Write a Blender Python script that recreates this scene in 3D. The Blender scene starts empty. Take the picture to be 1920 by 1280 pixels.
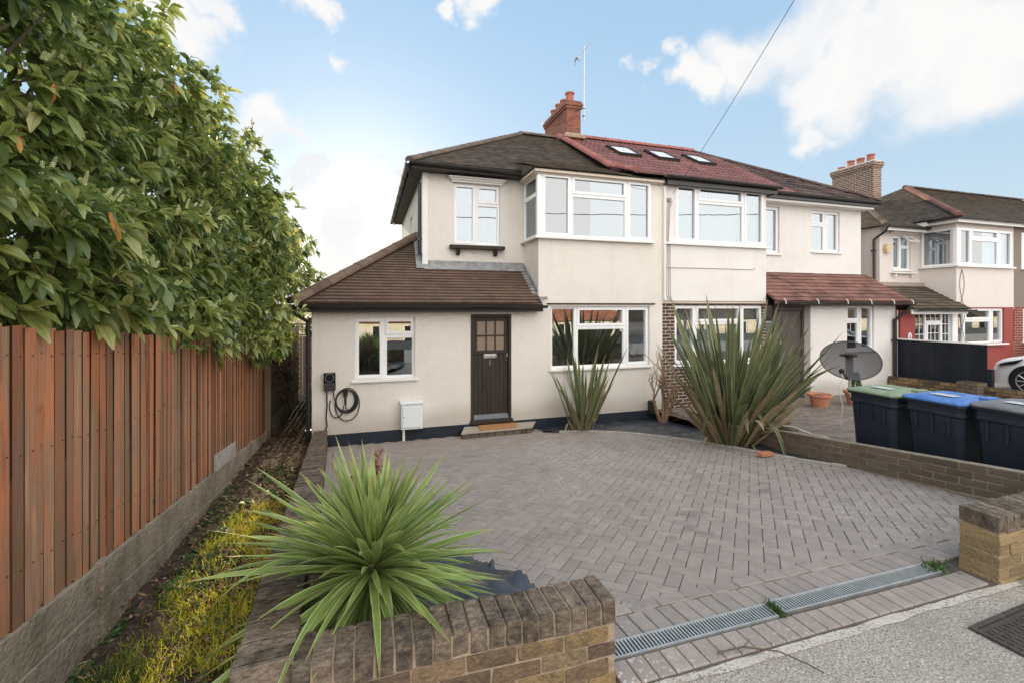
import bpy, bmesh, math, random
import numpy as np
from mathutils import Vector, Matrix
random.seed(7); RNG = np.random.default_rng(7)
R = math.radians
scn = bpy.context.scene
COL = scn.collection
DZ = 2.42                       # the driveway by the house is world z = 0; heights below are given relative to the eye

# ------------------------------------------------------------------ camera
cam = bpy.data.cameras.new("camera"); camo = bpy.data.objects.new("camera", cam); COL.objects.link(camo)
camo.location = (0, 0, DZ); camo.rotation_euler = (R(90), 0, R(-17.45))
cam.sensor_width = 36; cam.lens = 36*855/1920.0
cam.shift_y = -65/1920.0
cam.clip_start = .05; cam.clip_end = 2000
scn.camera = camo
YAW = R(17.45)
def ray(x, y):                  # view direction of a photo pixel, used for placing clouds in the sky
    u = (x-960)/855; v = (575-y)/855
    return Vector((math.sin(YAW)+u*math.cos(YAW), math.cos(YAW)-u*math.sin(YAW), v)).normalized()

# ------------------------------------------------------------------ light
SUN_EL, SUN_AZ = 14.0, -0.8       # azimuth from +Y, clockwise
world = bpy.data.worlds.new("World"); scn.world = world; world.use_nodes = True
nt = world.node_tree; nt.nodes.clear()
def N(nt, t, **k):
    n = nt.nodes.new(t)
    for a, b in k.items(): setattr(n, a, b)
    return n
def build_world():
    L = nt.links.new
    out = N(nt, 'ShaderNodeOutputWorld')
    sky = N(nt, 'ShaderNodeTexSky', sky_type='NISHITA')
    sky.sun_disc = False; sky.sun_elevation = R(SUN_EL); sky.sun_rotation = R(SUN_AZ)
    sky.air_density = 1.0; sky.dust_density = .6; sky.ozone_density = 2.0
    bg = N(nt, 'ShaderNodeBackground'); bg.inputs[1].default_value = .118
    # thin high haze: lifts the blue
    tint = N(nt, 'ShaderNodeMix', data_type='RGBA', blend_type='MIX'); tint.inputs[0].default_value = .80
    L(sky.outputs[0], tint.inputs[6])
    L(tint.outputs[2], bg.inputs[0])
    geo = N(nt, 'ShaderNodeTexCoord')
    sep = N(nt, 'ShaderNodeSeparateXYZ'); L(geo.outputs['Generated'], sep.inputs[0])
    ramp = N(nt, 'ShaderNodeValToRGB'); L(sep.outputs[2], ramp.inputs[0])
    e = ramp.color_ramp.elements; e[0].position = 0.0; e[0].color = (4.6, 5.1, 5.5, 1); e[1].position = .55; e[1].color = (2.7, 4.15, 5.7, 1)
    m = e.new(.22); m.color = (3.6, 4.7, 5.6, 1)
    L(ramp.outputs[0], tint.inputs[7])
    # clouds
    warp = N(nt, 'ShaderNodeTexNoise'); warp.inputs['Scale'].default_value = 4.2; warp.inputs['Detail'].default_value = 8; warp.inputs['Roughness'].default_value = .58
    L(geo.outputs['Generated'], warp.inputs['Vector'])
    sub = N(nt, 'ShaderNodeVectorMath', operation='SUBTRACT'); L(warp.outputs['Color'], sub.inputs[0]); sub.inputs[1].default_value = (.5, .5, .5)
    mad = N(nt, 'ShaderNodeVectorMath', operation='MULTIPLY_ADD'); L(sub.outputs[0], mad.inputs[0]); mad.inputs[1].default_value = (.30, .30, .30); L(geo.outputs['Generated'], mad.inputs[2])
    blobs = [(1270,155,.050),(1350,115,.085),(1460,70,.10),(1560,20,.09),(1500,150,.07),(1600,120,.10),(1700,80,.10),(1800,110,.11),(1900,80,.13),(1750,20,.09),
             (1530,215,.05),(1230,130,.03),(395,70,.045),(330,20,.06),(440,10,.035),(880,15,.038),(830,45,.02),(600,110,.022),(575,10,.03),
             (525,265,.048),(560,290,.022),(850,262,.034),(810,290,.034),(745,312,.024),(885,262,.018),(900,300,.05),(1000,240,.020),(600,350,.026),
             (630,440,.055),(640,500,.075),(680,440,.03),(600,560,.10)]
    last = None
    for (x, y, r) in blobs:
        d = N(nt, 'ShaderNodeVectorMath', operation='DISTANCE'); L(mad.outputs[0], d.inputs[0]); d.inputs[1].default_value = ray(x, y)
        mm = N(nt, 'ShaderNodeMath', operation='MULTIPLY'); L(d.outputs['Value'], mm.inputs[0]); mm.inputs[1].default_value = 1/(r*(.74 if x > 1150 else .95))
        if last is None: last = mm
        else:
            mi = N(nt, 'ShaderNodeMath', operation='SMOOTH_MIN'); L(last.outputs[0], mi.inputs[0]); L(mm.outputs[0], mi.inputs[1]); mi.inputs[2].default_value = .25; last = mi
    mr = N(nt, 'ShaderNodeMapRange', interpolation_type='SMOOTHSTEP'); L(last.outputs[0], mr.inputs[0])
    mr.inputs[1].default_value = .58; mr.inputs[2].default_value = 1.42; mr.inputs[3].default_value = .95; mr.inputs[4].default_value = 0
    # added fill light shaped as broad unseen cloud behind the camera, brightens shaded facades
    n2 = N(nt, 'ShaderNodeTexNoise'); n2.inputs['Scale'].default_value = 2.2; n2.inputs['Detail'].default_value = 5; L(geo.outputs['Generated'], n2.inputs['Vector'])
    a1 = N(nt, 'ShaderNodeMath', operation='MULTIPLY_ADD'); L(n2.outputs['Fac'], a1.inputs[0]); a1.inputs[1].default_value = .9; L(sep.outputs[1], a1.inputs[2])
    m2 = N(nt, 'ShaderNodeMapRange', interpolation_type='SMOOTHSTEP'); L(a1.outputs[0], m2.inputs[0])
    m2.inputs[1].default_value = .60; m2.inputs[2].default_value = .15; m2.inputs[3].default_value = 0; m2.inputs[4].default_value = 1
    # front clouds
    cb = N(nt, 'ShaderNodeBackground'); cb.inputs[1].default_value = .74
    sh = N(nt, 'ShaderNodeTexNoise'); sh.inputs['Scale'].default_value = 6; sh.inputs['Detail'].default_value = 4; L(mad.outputs[0], sh.inputs['Vector'])
    cr = N(nt, 'ShaderNodeValToRGB'); L(sh.outputs['Fac'], cr.inputs[0])
    cr.color_ramp.elements[0].position = .35; cr.color_ramp.elements[0].color = (.82, .85, .90, 1); cr.color_ramp.elements[1].position = .58; cr.color_ramp.elements[1].color = (.97, .95, .93, 1)
    L(cr.outputs[0], cb.inputs[0])
    mx = N(nt, 'ShaderNodeMixShader'); L(mr.outputs[0], mx.inputs[0]); L(bg.outputs[0], mx.inputs[1]); L(cb.outputs[0], mx.inputs[2])
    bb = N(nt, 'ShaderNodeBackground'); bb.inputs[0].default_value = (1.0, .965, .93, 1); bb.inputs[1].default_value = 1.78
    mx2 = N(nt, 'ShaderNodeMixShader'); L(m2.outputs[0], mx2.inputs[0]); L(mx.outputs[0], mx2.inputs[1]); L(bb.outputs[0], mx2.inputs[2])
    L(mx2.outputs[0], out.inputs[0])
build_world()
sl = bpy.data.lights.new("sun", 'SUN'); sl.energy = 5.0; sl.angle = R(.6); sl.color = (1, .78, .5)
so = bpy.data.objects.new("sun", sl); COL.objects.link(so)
az, el = R(SUN_AZ), R(SUN_EL)
sd = Vector((math.sin(az)*math.cos(el), math.cos(az)*math.cos(el), math.sin(el)))
so.rotation_euler = sd.to_track_quat('Z', 'Y').to_euler(); so.location = (0, 0, 20)
vs = scn.view_settings
vs.view_transform = 'Standard'; vs.look = 'None'; vs.exposure = 0.48; vs.gamma = 1; vs.use_curve_mapping = False

# ------------------------------------------------------------------ tagging and mesh helpers
def tag(o, label=None, cat=None, group=None, kind=None):
    for k, v in (('label', label), ('category', cat), ('group', group), ('kind', kind)):
        if v: o[k] = v
    return o
def root(name, loc, label, cat, group=None, rz=0):
    o = bpy.data.objects.new(name, None); COL.objects.link(o); o.empty_display_size = .2
    o.location = (loc[0], loc[1], loc[2]+DZ); o.rotation_euler = (0, 0, rz); o['_o'] = [float(c) for c in loc]
    return tag(o, label, cat, group)
def org(o):
    """origin (eye-relative coordinates) of the local space of o"""
    return Vector(o['_o'][:])
def link(name, me, mats, parent=None, origin=None, smooth=False):
    ob = bpy.data.objects.new(name, me); COL.objects.link(ob)
    for m in (mats if isinstance(mats, (list, tuple)) else [mats]): me.materials.append(m)
    if smooth:
        me.shade_smooth()
    if parent is not None:
        o = org(parent); me.transform(Matrix.Translation(-o)); ob.parent = parent; ob['_o'] = list(o)
    else:
        o = Vector(origin or (0, 0, 0)); me.transform(Matrix.Translation(-o)); ob.location = o+Vector((0, 0, DZ)); ob['_o'] = list(o)
    return ob
class MB:
    def __init__(s): s.v = []; s.f = []; s.t = []; s.m = []; s.xf = None; s.tone = .5; s.mi = 0
    def add(s, vs, fs):
        if s.xf:
            vs = [s.xf(*p) for p in vs]
        b = len(s.v); s.v += [tuple(p) for p in vs]
        for f in fs: s.f.append(tuple(b+i for i in f)); s.t.append(s.tone); s.m.append(s.mi)
    def box(s, x0, x1, y0, y1, z0, z1, j=0):
        v = [(x0,y0,z0),(x1,y0,z0),(x1,y1,z0),(x0,y1,z0),(x0,y0,z1),(x1,y0,z1),(x1,y1,z1),(x0,y1,z1)]
        if j: v = [tuple(c+random.uniform(-j, j) for c in p) for p in v]
        s.add(v, [(3,2,1,0),(4,5,6,7),(0,1,5,4),(1,2,6,5),(2,3,7,6),(3,0,4,7)])
    def poly(s, *p): s.add(p, [tuple(range(len(p)))])
    def prism(s, pts, d):           # polygon pts extruded along vector d
        n = len(pts); d = Vector(d); q = [tuple(Vector(p)+d) for p in pts]
        s.add(list(pts)+q, [tuple(range(n))[::-1], tuple(range(n, 2*n))]+[(i, (i+1) % n, n+(i+1) % n, n+i) for i in range(n)])
    def tube(s, pts, r, n=8, r2=None, caps=True):
        pts = [Vector(p) for p in pts]; k = len(pts); rings = []
        up = None
        for i, p in enumerate(pts):
            d = (pts[min(i+1, k-1)]-pts[max(i-1, 0)])
            if d.length < 1e-9: d = Vector((0, 0, 1))
            d.normalize()
            if up is None: up = Vector((0, 0, 1)) if abs(d.z) < .9 else Vector((1, 0, 0))
            a = d.cross(up).normalized(); b = a.cross(d).normalized(); up = b
            rr = r if r2 is None else r+(r2-r)*i/max(1, k-1)
            rings.append([tuple(p+(a*math.cos(2*math.pi*j/n)+b*math.sin(2*math.pi*j/n))*rr) for j in range(n)])
        v = [q for g in rings for q in g]
        f = [(i*n+j, i*n+(j+1) % n, (i+1)*n+(j+1) % n, (i+1)*n+j) for i in range(k-1) for j in range(n)]
        if caps: f += [tuple(range(n))[::-1], tuple((k-1)*n+j for j in range(n))]
        s.add(v, f)
    def lathe(s, prof, c, n=24):     # prof (r, z) around vertical axis at c
        c = Vector(c)
        v = [(c.x+r*math.cos(2*math.pi*j/n), c.y+r*math.sin(2*math.pi*j/n), c.z+z) for r, z in prof for j in range(n)]
        k = len(prof)
        s.add(v, [(i*n+j, i*n+(j+1) % n, (i+1)*n+(j+1) % n, (i+1)*n+j) for i in range(k-1) for j in range(n)])
    def build(s, name, mats, parent=None, origin=None, smooth=False, fix=True, bevel=0):
        me = bpy.data.meshes.new(name); me.from_pydata(s.v, [], s.f)
        me.polygons.foreach_set('material_index', s.m)
        at = me.attributes.new('tone', 'FLOAT', 'FACE'); at.data.foreach_set('value', s.t)
        if fix:
            bm = bmesh.new(); bm.from_mesh(me); bmesh.ops.recalc_face_normals(bm, faces=bm.faces); bm.to_mesh(me); bm.free()
        me.update()
        uv = me.uv_layers.new(name='UVMap'); vv = me.vertices; d = uv.data
        for p in me.polygons:
            n = p.normal; ax, ay, azz = abs(n.x), abs(n.y), abs(n.z)
            for li in p.loop_indices:
                c = vv[me.loops[li].vertex_index].co
                if azz > .75: d[li].uv = (c.x, c.y)
                elif ay >= ax: d[li].uv = (c.x, c.z)
                else: d[li].uv = (c.y, c.z)
        ob = link(name, me, mats, parent, origin, smooth)
        if bevel:
            b = ob.modifiers.new('bevel', 'BEVEL'); b.width = bevel; b.segments = 2; b.limit_method = 'ANGLE'
        return ob
def np_mesh(name, V, F, tone, UV, mats, parent=None, origin=None, smooth=True):
    """V (n,3), F (m,4), tone per vertex, UV per vertex"""
    me = bpy.data.meshes.new(name)
    me.vertices.add(len(V)); me.vertices.foreach_set('co', np.ascontiguousarray(V, dtype=np.float32).ravel())
    me.loops.add(F.size); me.loops.foreach_set('vertex_index', F.astype(np.int32).ravel())
    me.polygons.add(len(F)); me.polygons.foreach_set('loop_start', np.arange(0, F.size, 4, dtype=np.int32))
    me.update(calc_edges=True)
    a = me.attributes.new('tone', 'FLOAT', 'POINT'); a.data.foreach_set('value', tone.astype(np.float32))
    uv = me.uv_layers.new(name='UVMap'); uv.data.foreach_set('uv', UV[F.ravel()].astype(np.float32).ravel())
    return link(name, me, mats, parent, origin, smooth)
def nrm(a): return a/np.maximum(np.linalg.norm(a, axis=-1, keepdims=True), 1e-9)
def straps(base, dr, side, length, width, droop, seg, prof, fold=.25, tone=None, curl=0):
    """leaves/blades: arrays base,dr,side (n,3), length,width,droop (n). returns V,F,tone,UV"""
    n = len(base); t = np.linspace(0, 1, seg+1)
    side = nrm(side-dr*np.sum(side*dr, 1, keepdims=True)); nor = np.cross(side, dr)
    nor *= np.where(nor[:, 2:3] < 0, -1, 1)
    p = base[:, None]+dr[:, None]*(length[:, None]*t)[..., None]
    p[..., 2] -= droop[:, None]*length[:, None]*t[None]**2.2
    back = (droop[:, None]*t[None]**2)*length[:, None]*.35
    p -= dr[:, None]*back[..., None]*np.sign(droop)[:, None, None]
    w = width[:, None]*prof(t)[None]*.5
    L = p+side[:, None]*w[..., None]+nor[:, None]*(w*fold)[..., None]
    Rr = p-side[:, None]*w[..., None]+nor[:, None]*(w*fold)[..., None]
    V = np.stack([L, p, Rr], 2).reshape(-1, 3)
    k = (seg+1)*3; i = np.arange(seg)*3
    q = np.concatenate([np.stack([i, i+1, i+4, i+3], 1), np.stack([i+1, i+2, i+5, i+4], 1)])
    F = (q[None]+(np.arange(n)*k)[:, None, None]).reshape(-1, 4)
    UV = np.stack(np.broadcast_arrays(np.array([0, .5, 1.])[None, :], t[:, None]), -1).reshape(-1, 2)
    UV = np.tile(UV, (n, 1))
    tone = RNG.random(n) if tone is None else tone
    return V, F, np.repeat(tone, k), UV
def merge(parts):
    V = []; F = []; T = []; U = []; b = 0
    for v, f, t, u in parts: V.append(v); F.append(f+b); T.append(t); U.append(u); b += len(v)
    return np.concatenate(V), np.concatenate(F), np.concatenate(T), np.concatenate(U)
def clone(o, dloc=(0, 0, 0), rz=0, parent=None):
    c = o.copy(); COL.objects.link(c)
    if parent is not None: c.parent = parent
    else: c.location = o.location+Vector(dloc); c.rotation_euler[2] += rz
    for ch in o.children: clone(ch, parent=c)
    return c

# ------------------------------------------------------------------ materials
def mat(name, cols, rough=.7, ns=3.0, detail=6, bump=0, bs=40, tone=0, tcols=None, spec=.3, metal=0, stretch=(1, 1, 1), coat=0, trans=0, mottling=0, ms=.6, mcol=(.05, .06, .03), backfac=None, bdist=.01, bstretch=None):
    """procedural surface: noise between cols, optional per-piece tone, stains and bump"""
    m = bpy.data.materials.new(name); m.use_nodes = True; t = m.node_tree; L = t.links.new
    b = t.nodes['Principled BSDF']; out = t.nodes['Material Output']
    b.inputs['Roughness'].default_value = rough; b.inputs['Specular IOR Level'].default_value = spec; b.inputs['Metallic'].default_value = metal
    if coat: b.inputs['Coat Weight'].default_value = coat; b.inputs['Coat Roughness'].default_value = .05
    tc = N(t, 'ShaderNodeTexCoord'); mp = N(t, 'ShaderNodeMapping'); mp.inputs['Scale'].default_value = stretch; L(tc.outputs['Object'], mp.inputs[0])
    nz = N(t, 'ShaderNodeTexNoise'); nz.inputs['Scale'].default_value = ns; nz.inputs['Detail'].default_value = detail; nz.inputs['Roughness'].default_value = .62; L(mp.outputs[0], nz.inputs['Vector'])
    def ramp(cs, lo=.3, hi=.7):
        r = N(t, 'ShaderNodeValToRGB'); e = r.color_ramp.elements
        while len(e) < len(cs): e.new(.5)
        for i, c in enumerate(cs): e[i].position = lo+(hi-lo)*i/max(1, len(cs)-1); e[i].color = (*c, 1)
        return r
    if len(cols) == 1: cols = [tuple(c*.9 for c in cols[0]), tuple(min(1, c*1.1) for c in cols[0])]
    r = ramp(cols); L(nz.outputs['Fac'], r.inputs[0]); cur = r.outputs[0]
    if tone or tcols:
        at = N(t, 'ShaderNodeAttribute', attribute_name='tone')
        if tcols:
            r2 = ramp(tcols, 0, 1); L(at.outputs['Fac'], r2.inputs[0])
            mx = N(t, 'ShaderNodeMix', data_type='RGBA', blend_type='MIX'); mx.inputs[0].default_value = .6; L(cur, mx.inputs[6]); L(r2.outputs[0], mx.inputs[7]); cur = mx.outputs[2]
        if tone:
            ma = N(t, 'ShaderNodeMapRange'); L(at.outputs['Fac'], ma.inputs[0]); ma.inputs[3].default_value = 1-tone; ma.inputs[4].default_value = 1+tone
            mx = N(t, 'ShaderNodeMix', data_type='RGBA', blend_type='MULTIPLY'); mx.inputs[0].default_value = 1; L(cur, mx.inputs[6]); L(ma.outputs[0], mx.inputs[7]); cur = mx.outputs[2]
    if mottling:
        n3 = N(t, 'ShaderNodeTexNoise'); n3.inputs['Scale'].default_value = ms; n3.inputs['Detail'].default_value = 7; n3.inputs['Roughness'].default_value = .7; L(tc.outputs['Object'], n3.inputs['Vector'])
        m3 = N(t, 'ShaderNodeMapRange'); L(n3.outputs['Fac'], m3.inputs[0]); m3.inputs[1].default_value = .48; m3.inputs[2].default_value = .7; m3.inputs[4].default_value = mottling
        mx = N(t, 'ShaderNodeMix', data_type='RGBA'); L(m3.outputs[0], mx.inputs[0]); L(cur, mx.inputs[6]); mx.inputs[7].default_value = (*mcol, 1); cur = mx.outputs[2]
    L(cur, b.inputs['Base Color'])
    m['_c'] = 1
    if bump:
        nb = N(t, 'ShaderNodeTexNoise'); nb.inputs['Scale'].default_value = bs; nb.inputs['Detail'].default_value = 4
        if bstretch:
            mp2 = N(t, 'ShaderNodeMapping'); mp2.inputs['Scale'].default_value = bstretch; L(tc.outputs['Object'], mp2.inputs[0]); L(mp2.outputs[0], nb.inputs['Vector'])
        else: L(mp.outputs[0], nb.inputs['Vector'])
        bp = N(t, 'ShaderNodeBump'); bp.inputs['Strength'].default_value = bump; bp.inputs['Distance'].default_value = bdist; L(nb.outputs['Fac'], bp.inputs['Height']); L(bp.outputs[0], b.inputs['Normal'])
    if trans:
        tr = N(t, 'ShaderNodeBsdfTranslucent'); L(cur, tr.inputs[0])
        ms_ = N(t, 'ShaderNodeMixShader'); ms_.inputs[0].default_value = trans; L(b.outputs[0], ms_.inputs[1]); L(tr.outputs[0], ms_.inputs[2]); L(ms_.outputs[0], out.inputs[0])
    return m
def weather(m, col=(.42,.36,.28), amt=.35, z0=-2.2, dirt=(.30,.27,.22), damp=.5):
    """rain streaks, patches and splash dirt near the foot, mixed over a wall's colour"""
    t = m.node_tree; L = t.links.new; b = t.nodes['Principled BSDF']; src = b.inputs['Base Color'].links[0].from_socket
    g = N(t, 'ShaderNodeNewGeometry'); mp = N(t, 'ShaderNodeMapping'); mp.inputs['Scale'].default_value = (5, 5, .35); L(g.outputs['Position'], mp.inputs[0])
    n = N(t, 'ShaderNodeTexNoise'); n.inputs['Scale'].default_value = 1.4; n.inputs['Detail'].default_value = 8; n.inputs['Roughness'].default_value = .7; L(mp.outputs[0], n.inputs['Vector'])
    r = N(t, 'ShaderNodeMapRange'); L(n.outputs['Fac'], r.inputs[0]); r.inputs[1].default_value = .54; r.inputs[2].default_value = .78; r.inputs[4].default_value = amt
    x = N(t, 'ShaderNodeMix', data_type='RGBA'); L(r.outputs[0], x.inputs[0]); L(src, x.inputs[6]); x.inputs[7].default_value = (*col, 1)
    sp = N(t, 'ShaderNodeSeparateXYZ'); L(g.outputs['Position'], sp.inputs[0]); n2 = N(t, 'ShaderNodeTexNoise'); n2.inputs['Scale'].default_value = 5; n2.inputs['Detail'].default_value = 6
    a = N(t, 'ShaderNodeMath', operation='MULTIPLY_ADD'); L(n2.outputs['Fac'], a.inputs[0]); a.inputs[1].default_value = -.55; L(sp.outputs[2], a.inputs[2])
    r2 = N(t, 'ShaderNodeMapRange'); L(a.outputs[0], r2.inputs[0]); r2.inputs[1].default_value = z0+DZ-.20; r2.inputs[2].default_value = z0+DZ+.12; r2.inputs[3].default_value = damp; r2.inputs[4].default_value = 0
    x2 = N(t, 'ShaderNodeMix', data_type='RGBA'); L(r2.outputs[0], x2.inputs[0]); L(x.outputs[2], x2.inputs[6]); x2.inputs[7].default_value = (*dirt, 1); L(x2.outputs[2], b.inputs['Base Color'])
def speckle(m, col, scale=55, lo=.60, hi=.66, mask=.9, mlo=.45, mhi=.62, amt=.8):
    """small pale flecks gathered in broad patches"""
    t = m.node_tree; L = t.links.new; b = t.nodes['Principled BSDF']; src = b.inputs['Base Color'].links[0].from_socket; tc = N(t, 'ShaderNodeNewGeometry')
    n = N(t, 'ShaderNodeTexNoise'); n.inputs['Scale'].default_value = scale; n.inputs['Detail'].default_value = 3; L(tc.outputs['Position'], n.inputs['Vector'])
    r = N(t, 'ShaderNodeMapRange'); L(n.outputs['Fac'], r.inputs[0]); r.inputs[1].default_value = lo; r.inputs[2].default_value = hi
    n2 = N(t, 'ShaderNodeTexNoise'); n2.inputs['Scale'].default_value = mask; n2.inputs['Detail'].default_value = 4; L(tc.outputs['Position'], n2.inputs['Vector'])
    r2 = N(t, 'ShaderNodeMapRange'); L(n2.outputs['Fac'], r2.inputs[0]); r2.inputs[1].default_value = mlo; r2.inputs[2].default_value = mhi; r2.inputs[4].default_value = amt
    a = N(t, 'ShaderNodeMath', operation='MULTIPLY'); L(r.outputs[0], a.inputs[0]); L(r2.outputs[0], a.inputs[1])
    x = N(t, 'ShaderNodeMix', data_type='RGBA'); L(a.outputs[0], x.inputs[0]); L(src, x.inputs[6]); x.inputs[7].default_value = (*col, 1); L(x.outputs[2], b.inputs['Base Color'])
def leafmat(name, cols, edge, edgew=.12, rough=.4, trans=.3, spec=.5, rib=None, tip=None):
    """cols ramp by per-leaf tone; edge colour on margins; rib colour on the midrib; tip colour at the end"""
    m = bpy.data.materials.new(name); m.use_nodes = True; t = m.node_tree; L = t.links.new
    b = t.nodes['Principled BSDF']; out = t.nodes['Material Output']; b.inputs['Roughness'].default_value = rough; b.inputs['Specular IOR Level'].default_value = spec
    at = N(t, 'ShaderNodeAttribute', attribute_name='tone'); r = N(t, 'ShaderNodeValToRGB'); e = r.color_ramp.elements
    while len(e) < len(cols): e.new(.5)
    for i, c in enumerate(cols): e[i].position = i/(len(cols)-1); e[i].color = (*c, 1)
    L(at.outputs['Fac'], r.inputs[0]); cur = r.outputs[0]
    uv = N(t, 'ShaderNodeUVMap'); sp = N(t, 'ShaderNodeSeparateXYZ'); L(uv.outputs[0], sp.inputs[0])
    a = N(t, 'ShaderNodeMath', operation='SUBTRACT'); L(sp.outputs[0], a.inputs[0]); a.inputs[1].default_value = .5
    ab = N(t, 'ShaderNodeMath', operation='ABSOLUTE'); L(a.outputs[0], ab.inputs[0])
    def mix(fac_from, lo, hi, col, cur, amt=1):
        mr = N(t, 'ShaderNodeMapRange'); L(fac_from, mr.inputs[0]); mr.inputs[1].default_value = lo; mr.inputs[2].default_value = hi; mr.inputs[4].default_value = amt
        mx = N(t, 'ShaderNodeMix', data_type='RGBA'); L(mr.outputs[0], mx.inputs[0]); L(cur, mx.inputs[6]); mx.inputs[7].default_value = (*col, 1); return mx.outputs[2]
    if edge: cur = mix(ab.outputs[0], .5-edgew*1.2, .5-edgew*.8, edge, cur)
    if rib: cur = mix(ab.outputs[0], .06, .02, rib, cur, .8)
    if tip: cur = mix(sp.outputs[1], .86, .99, tip, cur)
    nz = N(t, 'ShaderNodeTexNoise'); nz.inputs['Scale'].default_value = 9; tc = N(t, 'ShaderNodeTexCoord'); L(tc.outputs['Object'], nz.inputs['Vector'])
    mr = N(t, 'ShaderNodeMapRange'); L(nz.outputs['Fac'], mr.inputs[0]); mr.inputs[3].default_value = .6; mr.inputs[4].default_value = 1.4
    mx = N(t, 'ShaderNodeMix', data_type='RGBA', blend_type='MULTIPLY'); mx.inputs[0].default_value = 1; L(cur, mx.inputs[6]); L(mr.outputs[0], mx.inputs[7]); cur = mx.outputs[2]
    L(cur, b.inputs['Base Color'])
    tr = N(t, 'ShaderNodeBsdfTranslucent'); L(cur, tr.inputs[0]); ms_ = N(t, 'ShaderNodeMixShader'); ms_.inputs[0].default_value = trans
    L(b.outputs[0], ms_.inputs[1]); L(tr.outputs[0], ms_.inputs[2]); L(ms_.outputs[0], out.inputs[0])
    return m
def brickmat(name, c1, c2, mortar, bw=.225, bh=.075, ms=.01, rough=.85):
    m = bpy.data.materials.new(name); m.use_nodes = True; t = m.node_tree; L = t.links.new
    b = t.nodes['Principled BSDF']; b.inputs['Roughness'].default_value = rough; b.inputs['Specular IOR Level'].default_value = .2
    uv = N(t, 'ShaderNodeUVMap'); br = N(t, 'ShaderNodeTexBrick'); L(uv.outputs[0], br.inputs['Vector'])
    br.inputs['Scale'].default_value = 1; br.inputs['Brick Width'].default_value = bw; br.inputs['Row Height'].default_value = bh; br.inputs['Mortar Size'].default_value = ms
    br.inputs['Color1'].default_value = (*c1, 1); br.inputs['Color2'].default_value = (*c2, 1); br.inputs['Mortar'].default_value = (*mortar, 1); br.inputs['Bias'].default_value = 0
    nz = N(t, 'ShaderNodeTexNoise'); nz.inputs['Scale'].default_value = 12; nz.inputs['Detail'].default_value = 6; tc = N(t, 'ShaderNodeTexCoord'); L(tc.outputs['Object'], nz.inputs['Vector'])
    mr = N(t, 'ShaderNodeMapRange'); L(nz.outputs['Fac'], mr.inputs[0]); mr.inputs[3].default_value = .5; mr.inputs[4].default_value = 1.5
    mx = N(t, 'ShaderNodeMix', data_type='RGBA', blend_type='MULTIPLY'); mx.inputs[0].default_value = .8; L(br.outputs['Color'], mx.inputs[6]); L(mr.outputs[0], mx.inputs[7]); L(mx.outputs[2], b.inputs['Base Color'])
    bp = N(t, 'ShaderNodeBump'); bp.inputs['Strength'].default_value = .6; bp.inputs['Distance'].default_value = .01; bp.invert = True; L(br.outputs['Fac'], bp.inputs['Height']); L(bp.outputs[0], b.inputs['Normal'])
    return m
def glassmat(name, refl=.45, tint=(.8, .85, .85)):
    m = bpy.data.materials.new(name); m.use_nodes = True; t = m.node_tree; L = t.links.new; t.nodes.remove(t.nodes['Principled BSDF'])
    g = N(t, 'ShaderNodeBsdfGlossy'); g.inputs['Roughness'].default_value = .005; g.inputs[0].default_value = (.93, .97, 1, 1)
    tr = N(t, 'ShaderNodeBsdfTransparent'); tr.inputs[0].default_value = (*tint, 1)
    tc = N(t, 'ShaderNodeTexCoord'); nz = N(t, 'ShaderNodeTexNoise'); nz.inputs['Scale'].default_value = 1.3; L(tc.outputs['Object'], nz.inputs['Vector'])
    bp = N(t, 'ShaderNodeBump'); bp.inputs['Strength'].default_value = .04; bp.inputs['Distance'].default_value = .02; L(nz.outputs['Fac'], bp.inputs['Height']); L(bp.outputs[0], g.inputs['Normal'])
    ms_ = N(t, 'ShaderNodeMixShader'); ms_.inputs[0].default_value = refl; L(tr.outputs[0], ms_.inputs[1]); L(g.outputs[0], ms_.inputs[2]); L(ms_.outputs[0], t.nodes['Material Output'].inputs[0])
    return m
M = {}
M['cream'] = mat('cream_render', [(.72,.682,.62),(.78,.742,.685)], .9, 1.2, bump=.8, bs=44, bdist=.02, mottling=.25, ms=1.1, mcol=(.56,.50,.41), bstretch=(1, 1, 1.6))
M['white_r'] = mat('white_render', [(.74,.72,.69),(.79,.77,.745)], .9, 1.2, bump=.7, bs=48, bdist=.015, mottling=.25, ms=.9, mcol=(.55,.51,.46), bstretch=(1, 1, 1.6))
M['pink_r'] = mat('pinkish_render', [(.66,.60,.56),(.72,.66,.62)], .9, 1.2, bump=.5, bs=45, mottling=.2, mcol=(.52,.47,.43))
M['pebble'] = mat('brown_pebbledash', [(.16,.13,.11),(.30,.25,.21)], .95, 60, bump=.8, bs=90)
M['upvc'] = mat('white_upvc', [(.80,.81,.82),(.84,.85,.86)], .3, 2, spec=.5)
M['cill'] = mat('white_sill', [(.74,.73,.70),(.80,.79,.76)], .5, 3)
M['black'] = mat('black_gutter_plastic', [(.016,.015,.015),(.03,.027,.026)], .35, 5, spec=.5)
M['fascia'] = mat('dark_brown_fascia', [(.020,.015,.012),(.05,.036,.028)], .55, 6, stretch=(.3, 1, 4))
M['plinth'] = mat('blue_black_plinth', [(.012,.018,.028),(.022,.03,.042)], .6, 4, bump=.6, bs=40, mottling=.2, mcol=(.06,.06,.06))
M['timber'] = mat('dark_stained_timber', [(.020,.015,.011),(.052,.042,.034)], .6, 8, stretch=(6, 6, .5), bump=.3, bs=30)
M['glass'] = glassmat('window_glass', .29, (.62,.70,.74))
M['glass_low'] = glassmat('ground_window_glass', .34)
M['glass_dark'] = glassmat('porch_glass', .13, (.5,.5,.5))
M['room'] = mat('room_paint', [(.17,.14,.115),(.22,.18,.15)], .9, 1)
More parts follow.
